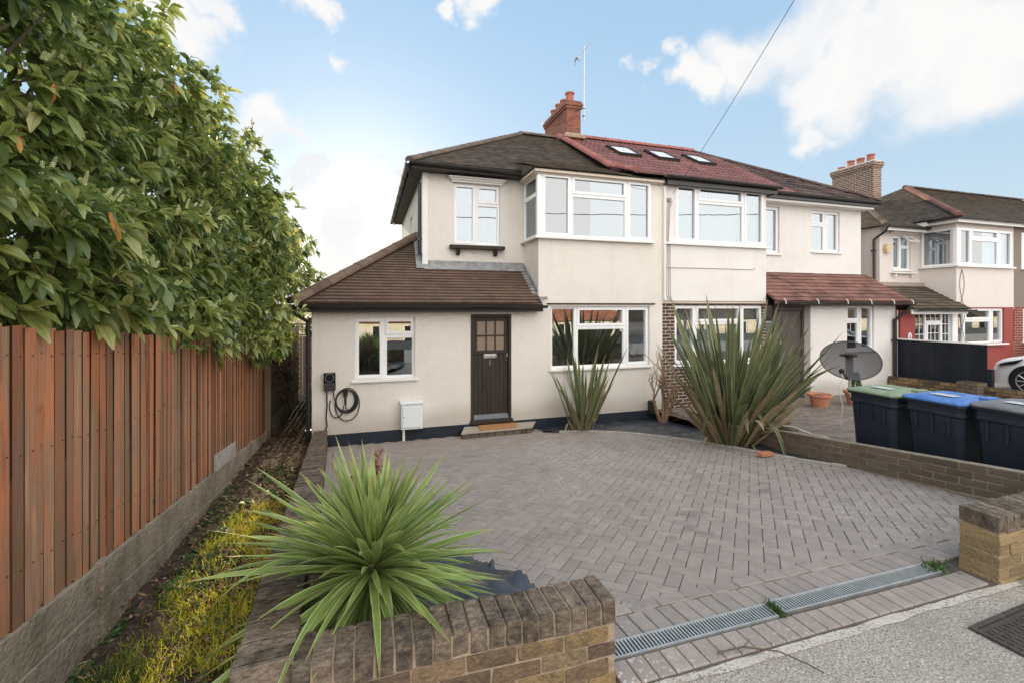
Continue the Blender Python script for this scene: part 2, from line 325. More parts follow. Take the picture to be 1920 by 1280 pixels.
M['curtain'] = mat('pale_net_curtain', [(.50,.56,.57),(.66,.70,.70)], .9, 14, stretch=(3, 3, .1), bump=.5, bs=8, trans=.3)
M['blind'] = mat('white_blind', [(.85,.85,.84)], .8, 4)
M['roof_brown'] = mat('weathered_brown_tiles', [(.06,.048,.040),(.11,.086,.068)], .9, 5, tone=.35, bump=.5, bs=60, mottling=.55, ms=1.3, mcol=(.05,.052,.025))
M['roof_porch'] = mat('porch_tiles', [(.10,.06,.046),(.15,.095,.072)], .8, 4, tone=.12, bump=.5, bs=60, mottling=.6, ms=1.2, mcol=(.075,.068,.045))
M['roof_red'] = mat('red_concrete_tiles', [(.16,.072,.070),(.23,.115,.108)], .75, 4, tone=.22, bump=.3, bs=50, mottling=.25, ms=1.5, mcol=(.30,.17,.16))
M['roof_dark'] = mat('old_dark_tiles', [(.05,.036,.034),(.11,.075,.068)], .9, 5, tone=.4, bump=.4, bs=50, mottling=.45, ms=1.6, mcol=(.20,.15,.12))
M['roof_redbrown'] = mat('red_brown_tiles', [(.13,.062,.05),(.22,.115,.092)], .8, 4, tone=.35, bump=.3, bs=50, mottling=.3, ms=2, mcol=(.10,.06,.05))
M['roof_moss'] = mat('mossy_dark_tiles', [(.06,.045,.036),(.10,.075,.055)], .9, 5, tone=.35, bump=.4, bs=50, mottling=.6, ms=1.4, mcol=(.09,.085,.035))
M['ridge_brown'] = mat('brown_ridge_tile', [(.10,.065,.05),(.17,.115,.085)], .8, 4, tone=.2, bump=.3, bs=40)
M['ridge_red'] = mat('red_ridge_tile', [(.26,.09,.08),(.33,.13,.11)], .75, 4, tone=.15, bump=.3, bs=40)
M['lead'] = mat('lead_flashing', [(.16,.16,.165),(.34,.34,.35)], .55, 7, bump=.5, bs=20, spec=.5)
M['chimbrick'] = brickmat('chimney_brick', (.30,.10,.06), (.17,.06,.045), (.20,.13,.10))
M['chimbrick2'] = brickmat('far_chimney_brick', (.22,.12,.085), (.13,.07,.055), (.50,.44,.37))
M['darkbrick'] = brickmat('dark_brown_brick', (.10,.055,.04), (.065,.038,.03), (.42,.38,.33))
M['redpaint'] = mat('red_painted_brick', [(.26,.045,.04),(.31,.06,.05)], .6, 3, bump=.3, bs=20)
M['pot'] = mat('chimney_pot_clay', [(.34,.12,.08),(.42,.17,.11)], .75, 5)
M['terracotta'] = mat('terracotta', [(.40,.16,.09),(.52,.24,.15)], .8, 5, bump=.2, bs=30)
M['paver'] = mat('block_paver', [(.255,.222,.20),(.32,.28,.255)], .85, 14, tone=.09, bump=.6, bs=120, mottling=.5, ms=1.6, mcol=(.235,.205,.187), bdist=.004)
M['joint'] = mat('sandy_joint', [(.075,.062,.053),(.13,.11,.095)], .95, 20)
M['npaver'] = mat('neighbour_paving', [(.15,.12,.105),(.21,.175,.15)], .9, 6, tone=.2, bump=.4, bs=60, mottling=.3, ms=.9, mcol=(.24,.19,.16))
M['brick'] = mat('weathered_stock_brick', [(.035,.028,.024),(.16,.105,.072),(.11,.075,.055),(.27,.19,.125)], .95, 14, tcols=[(.05,.04,.034),(.20,.14,.08),(.11,.08,.055),(.38,.28,.11),(.24,.165,.09),(.30,.23,.14)], bump=1, bs=45, bdist=.02, mottling=.8, ms=9, mcol=(.05,.045,.035))
M['coping'] = mat('mossy_coping_brick', [(.05,.04,.033),(.13,.10,.078),(.20,.155,.115)], .95, 20, tone=.4, bump=1, bs=45, bdist=.022, mottling=.8, ms=16, mcol=(.22,.19,.14))
M['brick_y'] = mat('yellow_stock_brick', [(.20,.14,.075),(.34,.24,.13)], .95, 16, tcols=[(.16,.12,.07),(.36,.27,.14),(.26,.19,.11)], bump=1, bs=60, bdist=.014, mottling=.5, ms=8, mcol=(.10,.085,.045))
M['brick_g'] = mat('grey_brown_brick', [(.10,.08,.062),(.17,.135,.10)], .95, 14, tcols=[(.07,.055,.045),(.15,.12,.085),(.12,.08,.065),(.17,.14,.09)], bump=.8, bs=60, mottling=.3, ms=5, mcol=(.20,.17,.13))
M['mortar'] = mat('old_mortar', [(.24,.175,.125),(.40,.31,.225)], .95, 20, bump=.6, bs=60)
M['mortar_d'] = mat('dirty_mortar', [(.20,.165,.13),(.34,.29,.23)], .95, 12, bump=.6, bs=60)
M['concrete'] = mat('exposed_concrete', [(.24,.215,.185),(.46,.42,.37)], .95, 70, bump=1, bs=70, bdist=.012, mottling=.45, ms=1.3, mcol=(.19,.17,.145))
M['concrete_s'] = mat('concrete_kerb_top', [(.40,.37,.33),(.50,.47,.42)], .95, 20, bump=.7, bs=60, mottling=.6, ms=5, mcol=(.22,.20,.17))
M['gravelb'] = mat('concrete_gravel_board', [(.22,.18,.135),(.38,.32,.245)], .95, 6, bump=.9, bs=30, bdist=.02, mottling=.65, ms=2.0, mcol=(.085,.08,.045))
M['asphalt'] = mat('asphalt', [(.05,.05,.05),(.07,.07,.068)], .95, 30, bump=.5, bs=100)
M['soil'] = mat('dark_soil', [(.022,.016,.012),(.06,.044,.032),(.11,.08,.06)], .95, 9, bump=1, bs=30, bdist=.03)
M['earth'] = mat('garden_ground', [(.05,.06,.02),(.09,.10,.04)], .95, 2, bump=.6, bs=10)
M['fence'] = mat('weathered_fence_board', [(.15,.060,.032),(.42,.155,.070),(.29,.17,.105),(.46,.25,.145)], .85, 3.5, stretch=(2.5, 2.5, .22), tone=.38, bump=1, bs=60, bstretch=(1, 1, .04), mottling=.6, ms=1.2, mcol=(.22,.15,.09))
M['fence_edge'] = mat('board_edge_shade_and_nail', [(.055,.030,.016),(.10,.055,.028)], .95, 8)  # dark edge colour paints the shadow lines between boards; nails share it
M['fence_far'] = mat('grey_old_fence', [(.13,.09,.065),(.20,.15,.11)], .9, 3, stretch=(1, 1, .3), tone=.3)
M['blackfence'] = mat('black_painted_fence', [(.006,.009,.014),(.014,.018,.026)], .6, 4, tone=.2, stretch=(1, 1, .3), bump=.3, bs=30, mottling=.12, ms=3, mcol=(.06,.07,.08))
M['membrane'] = mat('black_weed_membrane', [(.018,.022,.032),(.05,.058,.075)], .38, 5, bump=.5, bs=6, bdist=.05, spec=.6)
M['steel'] = mat('galvanised_steel', [(.44,.44,.43),(.62,.62,.60)], .4, 12, metal=.8)
M['slot'] = mat('drain_channel_dark', [(.012,.012,.012)], .9, 5)
M['metal_d'] = mat('dark_iron', [(.05,.042,.038),(.10,.085,.075)], .75, 20, bump=.7, bs=60, metal=.3)
M['bin'] = mat('navy_black_bin_plastic', [(.010,.016,.026),(.018,.026,.04)], .5, 4, spec=.4, mottling=.15, ms=3, mcol=(.04,.05,.06))
M['lid_green'] = mat('dusty_green_lid', [(.15,.20,.12),(.25,.30,.20)], .6, 7, mottling=.5, ms=6, mcol=(.36,.42,.32))
M['lid_blue'] = mat('blue_lid', [(.045,.13,.38),(.08,.20,.50)], .5, 5, mottling=.5, ms=6, mcol=(.22,.34,.58))
M['lid_grey'] = mat('dusty_grey_lid', [(.09,.09,.10),(.20,.20,.21)], .5, 6, mottling=.3, ms=5, mcol=(.32,.32,.33))
M['cable'] = mat('black_cable_rubber', [(.02,.018,.018),(.035,.03,.03)], .5, 10)
M['whitecable'] = mat('white_cable', [(.62,.60,.56)], .6, 10)
M['mat'] = mat('coir_doormat', [(.34,.17,.07),(.48,.26,.12)], .95, 60, bump=1, bs=200)
M['slab'] = mat('stone_slab', [(.30,.26,.22),(.40,.355,.31)], .9, 8, bump=.4, bs=40)
M['box'] = mat('white_meter_box', [(.70,.74,.76),(.75,.79,.81)], .45, 3)
M['chrome'] = mat('polished_chrome', [(.75,.75,.74)], .2, 5, metal=1)
M['greydoor'] = mat('grey_brown_door', [(.085,.07,.066),(.11,.09,.085)], .45, 3)
M['dish'] = mat('dish_mesh', [(.085,.083,.095)], .5, 6)
M['bark'] = mat('bark', [(.07,.052,.04),(.14,.105,.08)], .9, 10, bump=.8, bs=30)
M['deadwood'] = mat('dead_wood', [(.17,.105,.065),(.30,.20,.13)], .9, 12, bump=.6, bs=40)
M['drystalk'] = mat('dry_flower_stalk', [(.22,.13,.10),(.42,.29,.22)], .9, 60, bump=1, bs=80)
M['carpaint'] = mat('white_car_paint', [(.80,.82,.84)], .25, 1, spec=.6, coat=1)
M['tyre'] = mat('tyre_rubber', [(.012,.012,.012)], .8, 10)
M['headlight'] = mat('dark_headlight', [(.02,.02,.025)], .1, 4, spec=.8, coat=1)
M['wire'] = mat('overhead_wire', [(.05,.05,.05)], .7, 5)
M['alarm'] = mat('yellowed_alarm_box', [(.62,.50,.30)], .5, 5)
M['benchwood'] = mat('bench_timber', [(.14,.075,.045),(.20,.11,.07)], .8, 10)
M['orange'] = mat('orange_roof_tiles', [(.26,.10,.06),(.36,.16,.10)], .8, 3, tone=.2)

weather(M['cream'], (.54,.47,.38), .26, -2.2, (.40,.35,.28), .55); weather(M['white_r'], (.54,.49,.43), .24, -2.2, (.33,.29,.24), .6); weather(M['pink_r'], (.46,.41,.37), .3, -.1, (.5,.45,.4), .1)
speckle(M['paver'], (.60,.56,.52), 42, .59, .63, .5, .52, .64, .8); speckle(M['paver'], (.07,.058,.05), 3.5, .60, .72, .8, .3, .6, .45); speckle(M['concrete_s'], (.16,.145,.12), 70, .52, .60, 3, .3, .5, .75); speckle(M['concrete'], (.10,.088,.075), 110, .55, .62, 2, .2, .5, .6); speckle(M['concrete'], (.62,.58,.52), 90, .58, .64, 2, .2, .5, .6)
speckle(M['fence'], (.045,.028,.018), 9, .70, .74, 3, .3, .5, .8); speckle(M['gravelb'], (.42,.38,.31), 60, .62, .68, 2, .3, .5, .6)
LAUREL = leafmat('laurel_leaf', [(.055,.09,.028),(.16,.23,.06),(.34,.40,.11),(.64,.62,.23)], None, rough=.32, trans=.46, spec=1.0, rib=(.20,.24,.10))
LAUREL_OLD = leafmat('yellowed_laurel_leaf', [(.55,.18,.05),(.62,.30,.06)], None, rough=.5, trans=.3)
CORDY = leafmat('cordyline_leaf', [(.12,.19,.045),(.22,.31,.08),(.34,.42,.15)], (.48,.54,.24), .10, rough=.42, trans=.28, tip=(.36,.26,.09))
PHORM = leafmat('phormium_leaf', [(.06,.085,.045),(.105,.135,.075),(.16,.18,.085)], (.30,.30,.12), .10, rough=.45, trans=.15, tip=(.22,.16,.08))
PHORM_DRY = leafmat('dry_phormium_leaf', [(.20,.15,.085),(.34,.27,.16)], None, rough=.8, trans=.15)
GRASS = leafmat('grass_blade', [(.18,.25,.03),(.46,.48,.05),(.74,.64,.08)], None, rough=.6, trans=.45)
WEED = leafmat('weed_leaf', [(.03,.07,.02),(.06,.13,.03),(.10,.17,.04)], None, rough=.55, trans=.3, rib=(.15,.2,.08))
FLOWER = mat('laurel_flower_bud', [(.42,.46,.20),(.68,.70,.40)], .8, 60)
LITTER = leafmat('dry_leaf_litter', [(.10,.055,.03),(.22,.12,.06),(.34,.24,.15)], None, rough=.9, trans=.1)

# ------------------------------------------------------------------ ground
def zd(Y): return -1.8-.0984*max(0.0, min(Y, 8.5)-2.2)
def zn(Y): return -1.9-.05*(max(Y, 2.2)-2.2)
F, RC = 8.49, 9.38              # facade plane and recessed upper wall plane
def struct(mb, name, m, **k): return tag(mb.build(name, m, **k), kind='structure')
g = MB()
ys = [(-90, -3.4), (-14, -3.4), (-10.5, -2.55), (1.7, -2.6), (10, -2.6), (40, -2.7), (600, -2.9)]
for (y0, z0), (y1, z1) in zip(ys[:-1], ys[1:]): g.poly((-300, y0, z0), (400, y0, z0), (400, y1, z1), (-300, y1, z1))
struct(g, 'ground', M['earth'])
g = MB(); g.box(-60, 80, -9.5, -2.55, -2.5, -1.93); struct(g, 'road', M['asphalt'])
# pavement: concrete crossover with a paler edging strip along the paving
def pavement():
    g = MB(); nx = 60
    g.box(-40, 60, -2.55, 1.87, -2.5, -1.815)
    struct(g, 'pavement', M['concrete'])
    g = MB(); from mathutils import noise
    x = 1.08; 
    while x < 40:
        e0, e1 = .014*noise.noise((x*4, 0, 0))+.006*noise.noise((x*19, 0, 3)), .014*noise.noise(((x+.06)*4, 0, 0))+.006*noise.noise(((x+.06)*19, 0, 3))
        f0, f1 = .05*noise.noise((x*3, 5, 0))+.02*noise.noise((x*13, 5, 0)), .05*noise.noise(((x+.06)*3, 5, 0))+.02*noise.noise(((x+.06)*13, 5, 0))
        z0, z1 = .002*noise.noise((x*6, 9, 0)), .002*noise.noise(((x+.06)*6, 9, 0))
        g.poly((x, 1.84+f0*.4, -1.811), (x+.06, 1.84+f1*.4, -1.811), (x+.06, 1.885+e1, -1.805+z1), (x, 1.885+e0, -1.805+z0)); g.poly((x, 1.885+e0, -1.805+z0), (x+.06, 1.885+e1, -1.805+z1), (x+.06, 1.89+e1, -1.9), (x, 1.89+e0, -1.9)); x += .06
    k = g.build('pavement_edging', M['concrete_s'], fix=False); tag(k, kind='structure')
pavement()
# herringbone driveway
BED = [(3.17, 8.10), (3.44, 7.96), (3.94, 7.75), (4.35, 7.42), (4.68, 7.0), (4.92, 6.6), (5.12, 6.1), (5.25, 5.6), (5.34, 5.1), (5.45, 4.7), (5.60, 4.3), (5.78, 4.0)]
PLN = [(1.10, 2.10), (1.10, 2.35), (1.05, 2.7), (.93, 3.02), (.72, 3.32), (.42, 3.55), (.05, 3.7), (-.35, 3.80), (-.62, 3.83)]
def inpoly(x, y, P):
    c = False; j = len(P)-1
    for i in range(len(P)):
        if (P[i][1] > y) != (P[j][1] > y) and x < (P[j][0]-P[i][0])*(y-P[i][1])/(P[j][1]-P[i][1])+P[i][0]: c = not c
        j = i
    return c
BEDP = BED+[(5.9, 4.0), (5.9, 8.6), (3.17, 8.6)]
PLNP = PLN+[(-.8, 3.8), (-.8, 2.0), (1.1, 2.0)]
def wallx(y): return -.50-(y-2.1)*.40/6.4      # outer face of the left boundary wall
def wallz(y): return -1.36-(y-2.1)*.77/6.4
def driveway():
    b = MB()
    for i in range(12):
        y0 = 1.88+i*(8.5-1.88)/12; y1 = y0+(8.5-1.88)/12
        b.poly((wallx(y0)+.1, y0, zd(y0)-.006), (6.0 if y0 > 2.4 else 5.8, y0, zd(y0)-.006), (6.0 if y0 > 2.4 else 5.8, y1, zd(y1)-.006), (wallx(y1)+.1, y1, zd(y1)-.006))
    struct(b, 'driveway_joint_bed', M['joint'])
    m = MB(); rr = random.Random(3)
    def blk(c, ex, L, W, lift=0):
        ey = (-ex[1], ex[0]); hl, hw = L/2-.0028, W/2-.0028; ch = .004; m.tone = rr.random()
        dz = lift+rr.uniform(-.0012, .0016)+.004*math.sin(c[0]*1.7)*math.sin(c[1]*1.3)*(lift == 0)*.3; tx, ty = rr.uniform(-.009, .009), rr.uniform(-.009, .009)
        def P(a, b, z): 
            x = c[0]+ex[0]*a+ey[0]*b; y = c[1]+ex[1]*a+ey[1]*b; return (x, y, zd(y)+dz+z+a*tx+b*ty)
        v = [P(-hl, -hw, -.02), P(hl, -hw, -.02), P(hl, hw, -.02), P(-hl, hw, -.02), P(-hl, -hw, -ch), P(hl, -hw, -ch), P(hl, hw, -ch), P(-hl, hw, -ch),
             P(-hl+ch, -hw+ch, 0), P(hl-ch, -hw+ch, 0), P(hl-ch, hw-ch, 0), P(-hl+ch, hw-ch, 0)]
        fs = [(8, 9, 10, 11)]
        for i in range(4):
            j = (i+1) % 4; fs += [(i, j, 4+j, 4+i), (4+i, 4+j, 8+j, 8+i)]
        m.add(v, fs)
    s = math.sqrt(.5); W = .1
    for a in range(-110, 110):
        for b_ in range(-110, 110):
            k = (a-b_) % 4
            if k == 0: cx, cy, ex = (a+1)*W, (b_+.5)*W, (s, s)
            elif k == 2: cx, cy, ex = (a+.5)*W, b_*W, (-s, s)
            else: continue
            x = 2.5+(cx-cy)*s; y = 5.2+(cx+cy)*s
            if y < 2.37 or y > 8.47 or x < wallx(y)+.30 or x > 5.74: continue
            if any(inpoly(x+ox, y+oy, P_) and inpoly(x-ox*1.2, y-oy*1.2, P_) for ox, oy in ((.0, .0),) for P_ in (BEDP, PLNP)): continue
            blk((x, y), ex, .2, .1)
    x = -.3
    while x < 5.75:                # courses along the drain
        if x > 1.15:
            blk((x, 2.27), (0, 1), .195, .1, .004)
        if 1.16 < x < 3.88: blk((x, 1.975), (0, 1), .155, .1, .004)
        x += .1
    x = 1.2
    while x < 5.75: blk((x, 2.425), (1, 0), .2, .1, .004); x += .2
    y = 4.0
    while y < 8.4: blk((wallx(y)+.36, y), (-.0625, .998), .2, .1, .004); y += .2      # stretcher course beside the boundary wall
    y = 3.95
    while y < 8.45: blk((wallx(y)+.265, y), (.998, .0625), .1, .1, .004) if 0 else blk((wallx(y)+.262, y), (-.0625, .998), .2, .09, .0035); y += .2
    for P in (BED[1:], PLN):       # blocks following the curved edges
        for i in range(len(P)-1):
            p, q = Vector(P[i]+(0,)), Vector(P[i+1]+(0,)); L = (q-p).length; n = max(1, round(L/.205)); e = (q-p)/L; nn = Vector((e.y, -e.x, 0))
            if P is PLN: nn = Vector((e.y, -e.x, 0))
            else: nn = -Vector((-e.y, e.x, 0))
            c0 = p
            for kk in range(n):
                c = p+e*L*(kk+.5)/n+nn*(.055 if P is PLN else -.055)*(1 if P is PLN else -1)
                blk((c.x, c.y), (e.x, e.y), L/n, .1, .005)
    struct(m, 'driveway', M['paver'])
    k = MB()
    for i in range(1, len(BED)-1):
        p, q = Vector(BED[i]+(0,)), Vector(BED[i+1]+(0,)); e = (q-p).normalized(); nn = Vector((-e.y, e.x, 0))*-1
        nn = Vector((e.y, -e.x, 0))*-1
        a, b2, c, d = p, q-e*.004, q-e*.004+nn*.055, p+nn*.055
        k.tone = rr.random(); zt = .025+rr.uniform(-.004, .004)
        k.prism([(t.x, t.y, zd(t.y)-.05) for t in (a, b2, c, d)], (0, 0, .05+zt))
    struct(k, 'driveway_kerb', M['concrete_s'], bevel=.006)
driveway()
def bedsheet(P, name, m, dz, res=.05, amp=.02):
    """gently crumpled sheet inside a polygon"""
    xs = [p[0] for p in P]; yl = [p[1] for p in P]; mb = MB(); idx = {}; x0, y0 = min(xs), min(yl)
    nx = int((max(xs)-x0)/res)+2; ny = int((max(yl)-y0)/res)+2
    from mathutils import noise
    for i in range(nx):
        for j in range(ny):
            x = x0+i*res; y = y0+j*res
            z = zd(y)+dz+amp*noise.noise((x*3, y*3, 1))+amp*.6*abs(noise.noise((x*8, y*6, 5)))
            idx[i, j] = len(mb.v); mb.v.append((x, y, z))
    for i in range(nx-1):
        for j in range(ny-1):
            if inpoly(x0+(i+.5)*res, y0+(j+.5)*res, P): mb.f.append((idx[i, j], idx[i+1, j], idx[i+1, j+1], idx[i, j+1])); mb.t.append(.5); mb.m.append(0)
    return mb.build(name, m, smooth=True, fix=False, origin=(sum(xs)/len(xs), sum(yl)/len(yl), zd(sum(yl)/len(yl))))
tag(bedsheet([(x+.02, y+.02) for x, y in BEDP], 'planting_bed', M['membrane'], .005, .04, .035), kind='structure')
tag(bedsheet([(-.62, 2.05), (1.0, 2.05), (1.02, 2.6), (.86, 2.98), (.66, 3.24), (.38, 3.46), (0, 3.6), (-.7, 3.68)], 'planting_bed_soil', M['soil'], .015), kind='structure')
def membrane_near():
    from mathutils import noise
    P = [(.12, 2.10), (1.03, 2.10), (1.06, 2.5), (.98, 2.86), (.84, 3.1), (.66, 3.3), (.40, 3.44), (.22, 3.1)]
    mb = MB(); idx = {}; res = .022
    for i in range(60):
        for j in range(68):
            x = i*res; y = 2.05+j*res
            d = min(math.dist((x, y), p) for p in P)
            z = zd(y)+.07+.03*noise.noise((x*2.2, y*3, 2))+.03*abs(noise.noise((x*5+y*3, y*3, 5)))+(.05*max(0, .10-d)/.10*abs(noise.noise((x*9, y*9, 9)))*2)
            idx[i, j] = len(mb.v); mb.v.append((x, y, z))
    for i in range(59):
        for j in range(67):
            x, y = (i+.5)*res, 2.05+(j+.5)*res
            if inpoly(x+.03*noise.noise((x*9, y*9, 3)), y+.03*noise.noise((x*9, y*9, 7)), P): mb.f.append((idx[i, j], idx[i+1, j], idx[i+1, j+1], idx[i, j+1])); mb.t.append(.5); mb.m.append(0)
    o = mb.build('weed_membrane', M['membrane'], smooth=True, fix=False, origin=(.6, 2.7, zd(2.7)))
    s_ = o.modifiers.new('thick', 'SOLIDIFY'); s_.thickness = .004
    tag(o, 'crumpled black plastic weed membrane behind the low front wall', 'membrane')
membrane_near()
# soil strip beside the fence
def soil_strip():
    from mathutils import noise
    mb = MB(); nx, ny = 22, 190
    for j in range(ny+1):
        y = 1.9+j*.07
        for i in range(nx+1):
            x = -1.95+(1.95+wallx(min(y, 8.6))+.06)*i/nx
            z = -2.27-.02*(y-3)+.05*noise.noise((x*2, y*2, 1))+.03*noise.noise((x*8, y*8, 4)); mb.v.append((x, y, z))
    for j in range(ny):
        for i in range(nx): a = j*(nx+1)+i; mb.f.append((a, a+1, a+nx+2, a+nx+1)); mb.t.append(.5); mb.m.append(0)
    struct(mb, 'soil_path', M['soil'], smooth=True, fix=False)
soil_strip()
def neighbour_ground():
    m = MB(); rr = random.Random(5)
    b = MB(); b.poly((5.85, 1.9, -1.915), (13.25, 1.9, -1.915), (13.25, 2.2, -1.915), (5.85, 2.2, -1.915)); b.poly((5.85, 2.2, -1.915), (13.25, 2.2, -1.915), (13.25, 9.4, zn(9.4)-.015), (5.85, 9.4, zn(9.4)-.015))
    struct(b, 'neighbour_driveway_bed', M['joint'])
    y = 2.0; r = 0
    while y < 8.46:
        x = 6.0+(.1 if r % 2 else 0)
        while x < 13.1:
            m.tone = rr.random(); z0, z1 = zn(y), zn(y+.094); dz = rr.uniform(-.002, .002)
            m.add([(x, y, z0+dz), (x+.194, y, z0+dz), (x+.194, y+.094, z1+dz), (x, y+.094, z1+dz), (x, y, z0-.02), (x+.194, y, z0-.02), (x+.194, y+.094, z1-.02), (x, y+.094, z1-.02)], [(0,1,2,3), (4,5,1,0), (5,6,2,1), (6,7,3,2), (7,4,0,3)])
            x += .2
        y += .1; r += 1
    struct(m, 'neighbour_driveway', M['npaver'])
    b = MB(); b.box(13.45, 45, 1.8, 8.6, -2.5, -2.02); struct(b, 'far_driveway', M['concrete'])
neighbour_ground()

# ------------------------------------------------------------------ windows, walls, roofs
def front(x0, Y, z0): return lambda a, n, b: (x0+a, Y-n, z0+b)
def left(X, y1, z0): return lambda a, n, b: (X-n, y1-a, z0+b)
def wall(mb, xf, A0, A1, B0, B1, openings=(), voids=(), thick=.14):
    mb.xf = xf
    As = sorted({A0, A1, *[c for o in list(openings)+list(voids) for c in o[:2]]}); Bs = sorted({B0, B1, *[c for o in list(openings)+list(voids) for c in o[2:4]]})
    As = [a for a in As if A0-1e-6 <= a <= A1+1e-6]; Bs = [b for b in Bs if B0-1e-6 <= b <= B1+1e-6]
    for a0, a1 in zip(As[:-1], As[1:]):
        for b0, b1 in zip(Bs[:-1], Bs[1:]):
            ca, cb = (a0+a1)/2, (b0+b1)/2
            if any(o[0] < ca < o[1] and o[2] < cb < o[3] for o in list(openings)+list(voids)): continue
            mb.poly((a0, 0, b0), (a1, 0, b0), (a1, 0, b1), (a0, 0, b1))
    for o in openings:
        a0, a1, b0, b1 = o[:4]
        for p in (((a0,0,b0),(a1,0,b0),(a1,-thick,b0),(a0,-thick,b0)), ((a0,0,b1),(a0,-thick,b1),(a1,-thick,b1),(a1,0,b1)), ((a0,0,b0),(a0,-thick,b0),(a0,-thick,b1),(a0,0,b1)), ((a1,0,b0),(a1,0,b1),(a1,-thick,b1),(a1,-thick,b0))): mb.poly(*p)
    mb.xf = None
def window(parent, xf, w, h, lights, name='window', sill=True, glass='glass', curtain=None, bars=None, depth=.05, label=None, room=True, sillproj=.05, opened=None, fr=.042):
    """w x h window in the plane given by xf; lights (a0,a1,b0,b1,sash) as fractions. Frame sits depth back from the wall face"""
    f = MB(); f.xf = xf; n1 = -depth; n0 = n1-.07
    def ring(a0, a1, b0, b1, t, n0, n1):
        f.box(a0, a1, n0, n1, b0, b0+t); f.box(a0, a1, n0, n1, b1-t, b1); f.box(a0, a0+t, n0, n1, b0+t, b1-t); f.box(a1-t, a1, n0, n1, b0+t, b1-t)
    panes = MB(); panes.xf = xf
    for (u0, u1, v0, v1, sash) in lights:
        a0, a1, b0, b1 = u0*w, u1*w, v0*h, v1*h; t = fr
        ring(a0, a1, b0, b1, t, n0, n1)
        if sash: ring(a0+t*.55, a1-t*.55, b0+t*.55, b1-t*.55, .052, n0+.004, n1+.014); t = t*.55+.05
        else: ring(a0+t-.002, a1-t+.002, b0+t-.002, b1-t+.002, .012, n0+.01, n1-.018); t = t+.008
        panes.box(a0+t, a1-t, n1-.040, n1-.030, b0+t, b1-t)
        if bars:
            for k in range(1, bars[0]): a = a0+t+(a1-a0-2*t)*k/bars[0]; f.box(a-.009, a+.009, n1-.028, n1-.012, b0+t, b1-t)
            for k in range(1, bars[1]): b = b0+t+(b1-b0-2*t)*k/bars[1]; f.box(a0+t, a1-t, n1-.027, n1-.013, b-.009, b+.009)
    fo = f.build(name, M['upvc'], parent, bevel=.004)
    if label: fo['label'] = label
    panes.build('pane', M[glass], fo)
    if sill:
        s = MB(); s.xf = xf; s.box(-.05, w+.05, n1-.02, sillproj, -.045, -.004); s.build('sill', M['cill'], fo, bevel=.006)
    if curtain:
        c = MB(); c.xf = xf; 
        for (c0, c1, m_) in curtain:
            nseg = max(4, int((c1-c0)*w/.03)); pts = [((c0+(c1-c0)*i/nseg)*w, n1-.16+.018*math.sin(i*1.9)+.01*math.sin(i*.7)) for i in range(nseg+1)]
            for (a, n), (a2, n2) in zip(pts[:-1], pts[1:]): c.poly((a, n, .02), (a2, n2, .02), (a2, n2, h-.03), (a, n, h-.03))
        c.build('curtain', M[curtain[0][2]], fo, fix=False)
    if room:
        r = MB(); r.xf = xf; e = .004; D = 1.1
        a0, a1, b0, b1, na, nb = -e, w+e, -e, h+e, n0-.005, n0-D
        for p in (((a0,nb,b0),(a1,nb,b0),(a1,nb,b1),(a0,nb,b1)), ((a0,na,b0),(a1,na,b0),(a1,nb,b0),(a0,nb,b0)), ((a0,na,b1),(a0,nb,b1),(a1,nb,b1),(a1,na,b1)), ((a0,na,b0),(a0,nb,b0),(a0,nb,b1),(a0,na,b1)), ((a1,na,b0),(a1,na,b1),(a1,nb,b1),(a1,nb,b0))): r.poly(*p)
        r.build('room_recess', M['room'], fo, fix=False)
    return fo
def slope(mb, O, U, V, Lv, lf, rt, course=.1, tw=.165, th=.014, jit=.004, fill=None, rib=0):
    """tile courses on a roof plane. O eave origin, U along the eave, V up the slope (unit). lf(t), rt(t): limits along U at slope distance t"""
    O, U, V = Vector(O), Vector(U).normalized(), Vector(V).normalized(); Nn = U.cross(V).normalized()
    if Nn.z < 0: Nn = -Nn
    k = 0; t = 0.0; rr = random.Random(11)
    while t < Lv-1e-6:
        t1 = min(t+course*1.15, Lv); a0, a1 = lf(t), rt(t); b0, b1 = lf(t1), rt(t1); o = (tw*.5 if k % 2 else 0)
        lo, hi = min(a0, b0), max(a1, b1); x = lo-((lo) % tw)-o
        while x < hi:
            xa, xb = x+.0015, x+tw-.0015
            p0, p1 = max(xa, a0), min(xb, a1); q0, q1 = max(xa, b0), min(xb, b1)
            if p1 > p0 and q1 > q0 or (p1 > p0 and (p1-p0) > .02):
                if q1 <= q0: q0 = q1 = (max(min(p1, b1), b0) if b1 > b0 else (b0+b1)/2)
                mb.tone = rr.random(); dn = rr.uniform(0, jit)
                A = O+U*p0+V*t+Nn*(th+dn); B = O+U*p1+V*t+Nn*(th+dn+rr.uniform(-jit, jit)*.5); C_ = O+U*q1+V*t1+Nn*.001; D = O+U*q0+V*t1+Nn*.001
                A2, B2 = A-Nn*(th+dn+.004), B-Nn*(th+dn+.004)
                mb.add([A, B, C_, D, A2, B2], [(0, 1, 2, 3), (4, 5, 1, 0), (0, 3, 4), (1, 5, 2)])
                if rib:
                    for rx in (.3, .8):
                        c = p0+(p1-p0)*rx
                        R0 = O+U*c+V*t+Nn*(th+dn); R1 = O+U*c+V*t1+Nn*.004
                        mb.add([R0-U*.03, R0+Nn*rib, R0+U*.03, R1-U*.03, R1+Nn*rib, R1+U*.03], [(0, 1, 4, 3), (1, 2, 5, 4), (0, 2, 1)])
            x += tw
        t += course; k += 1
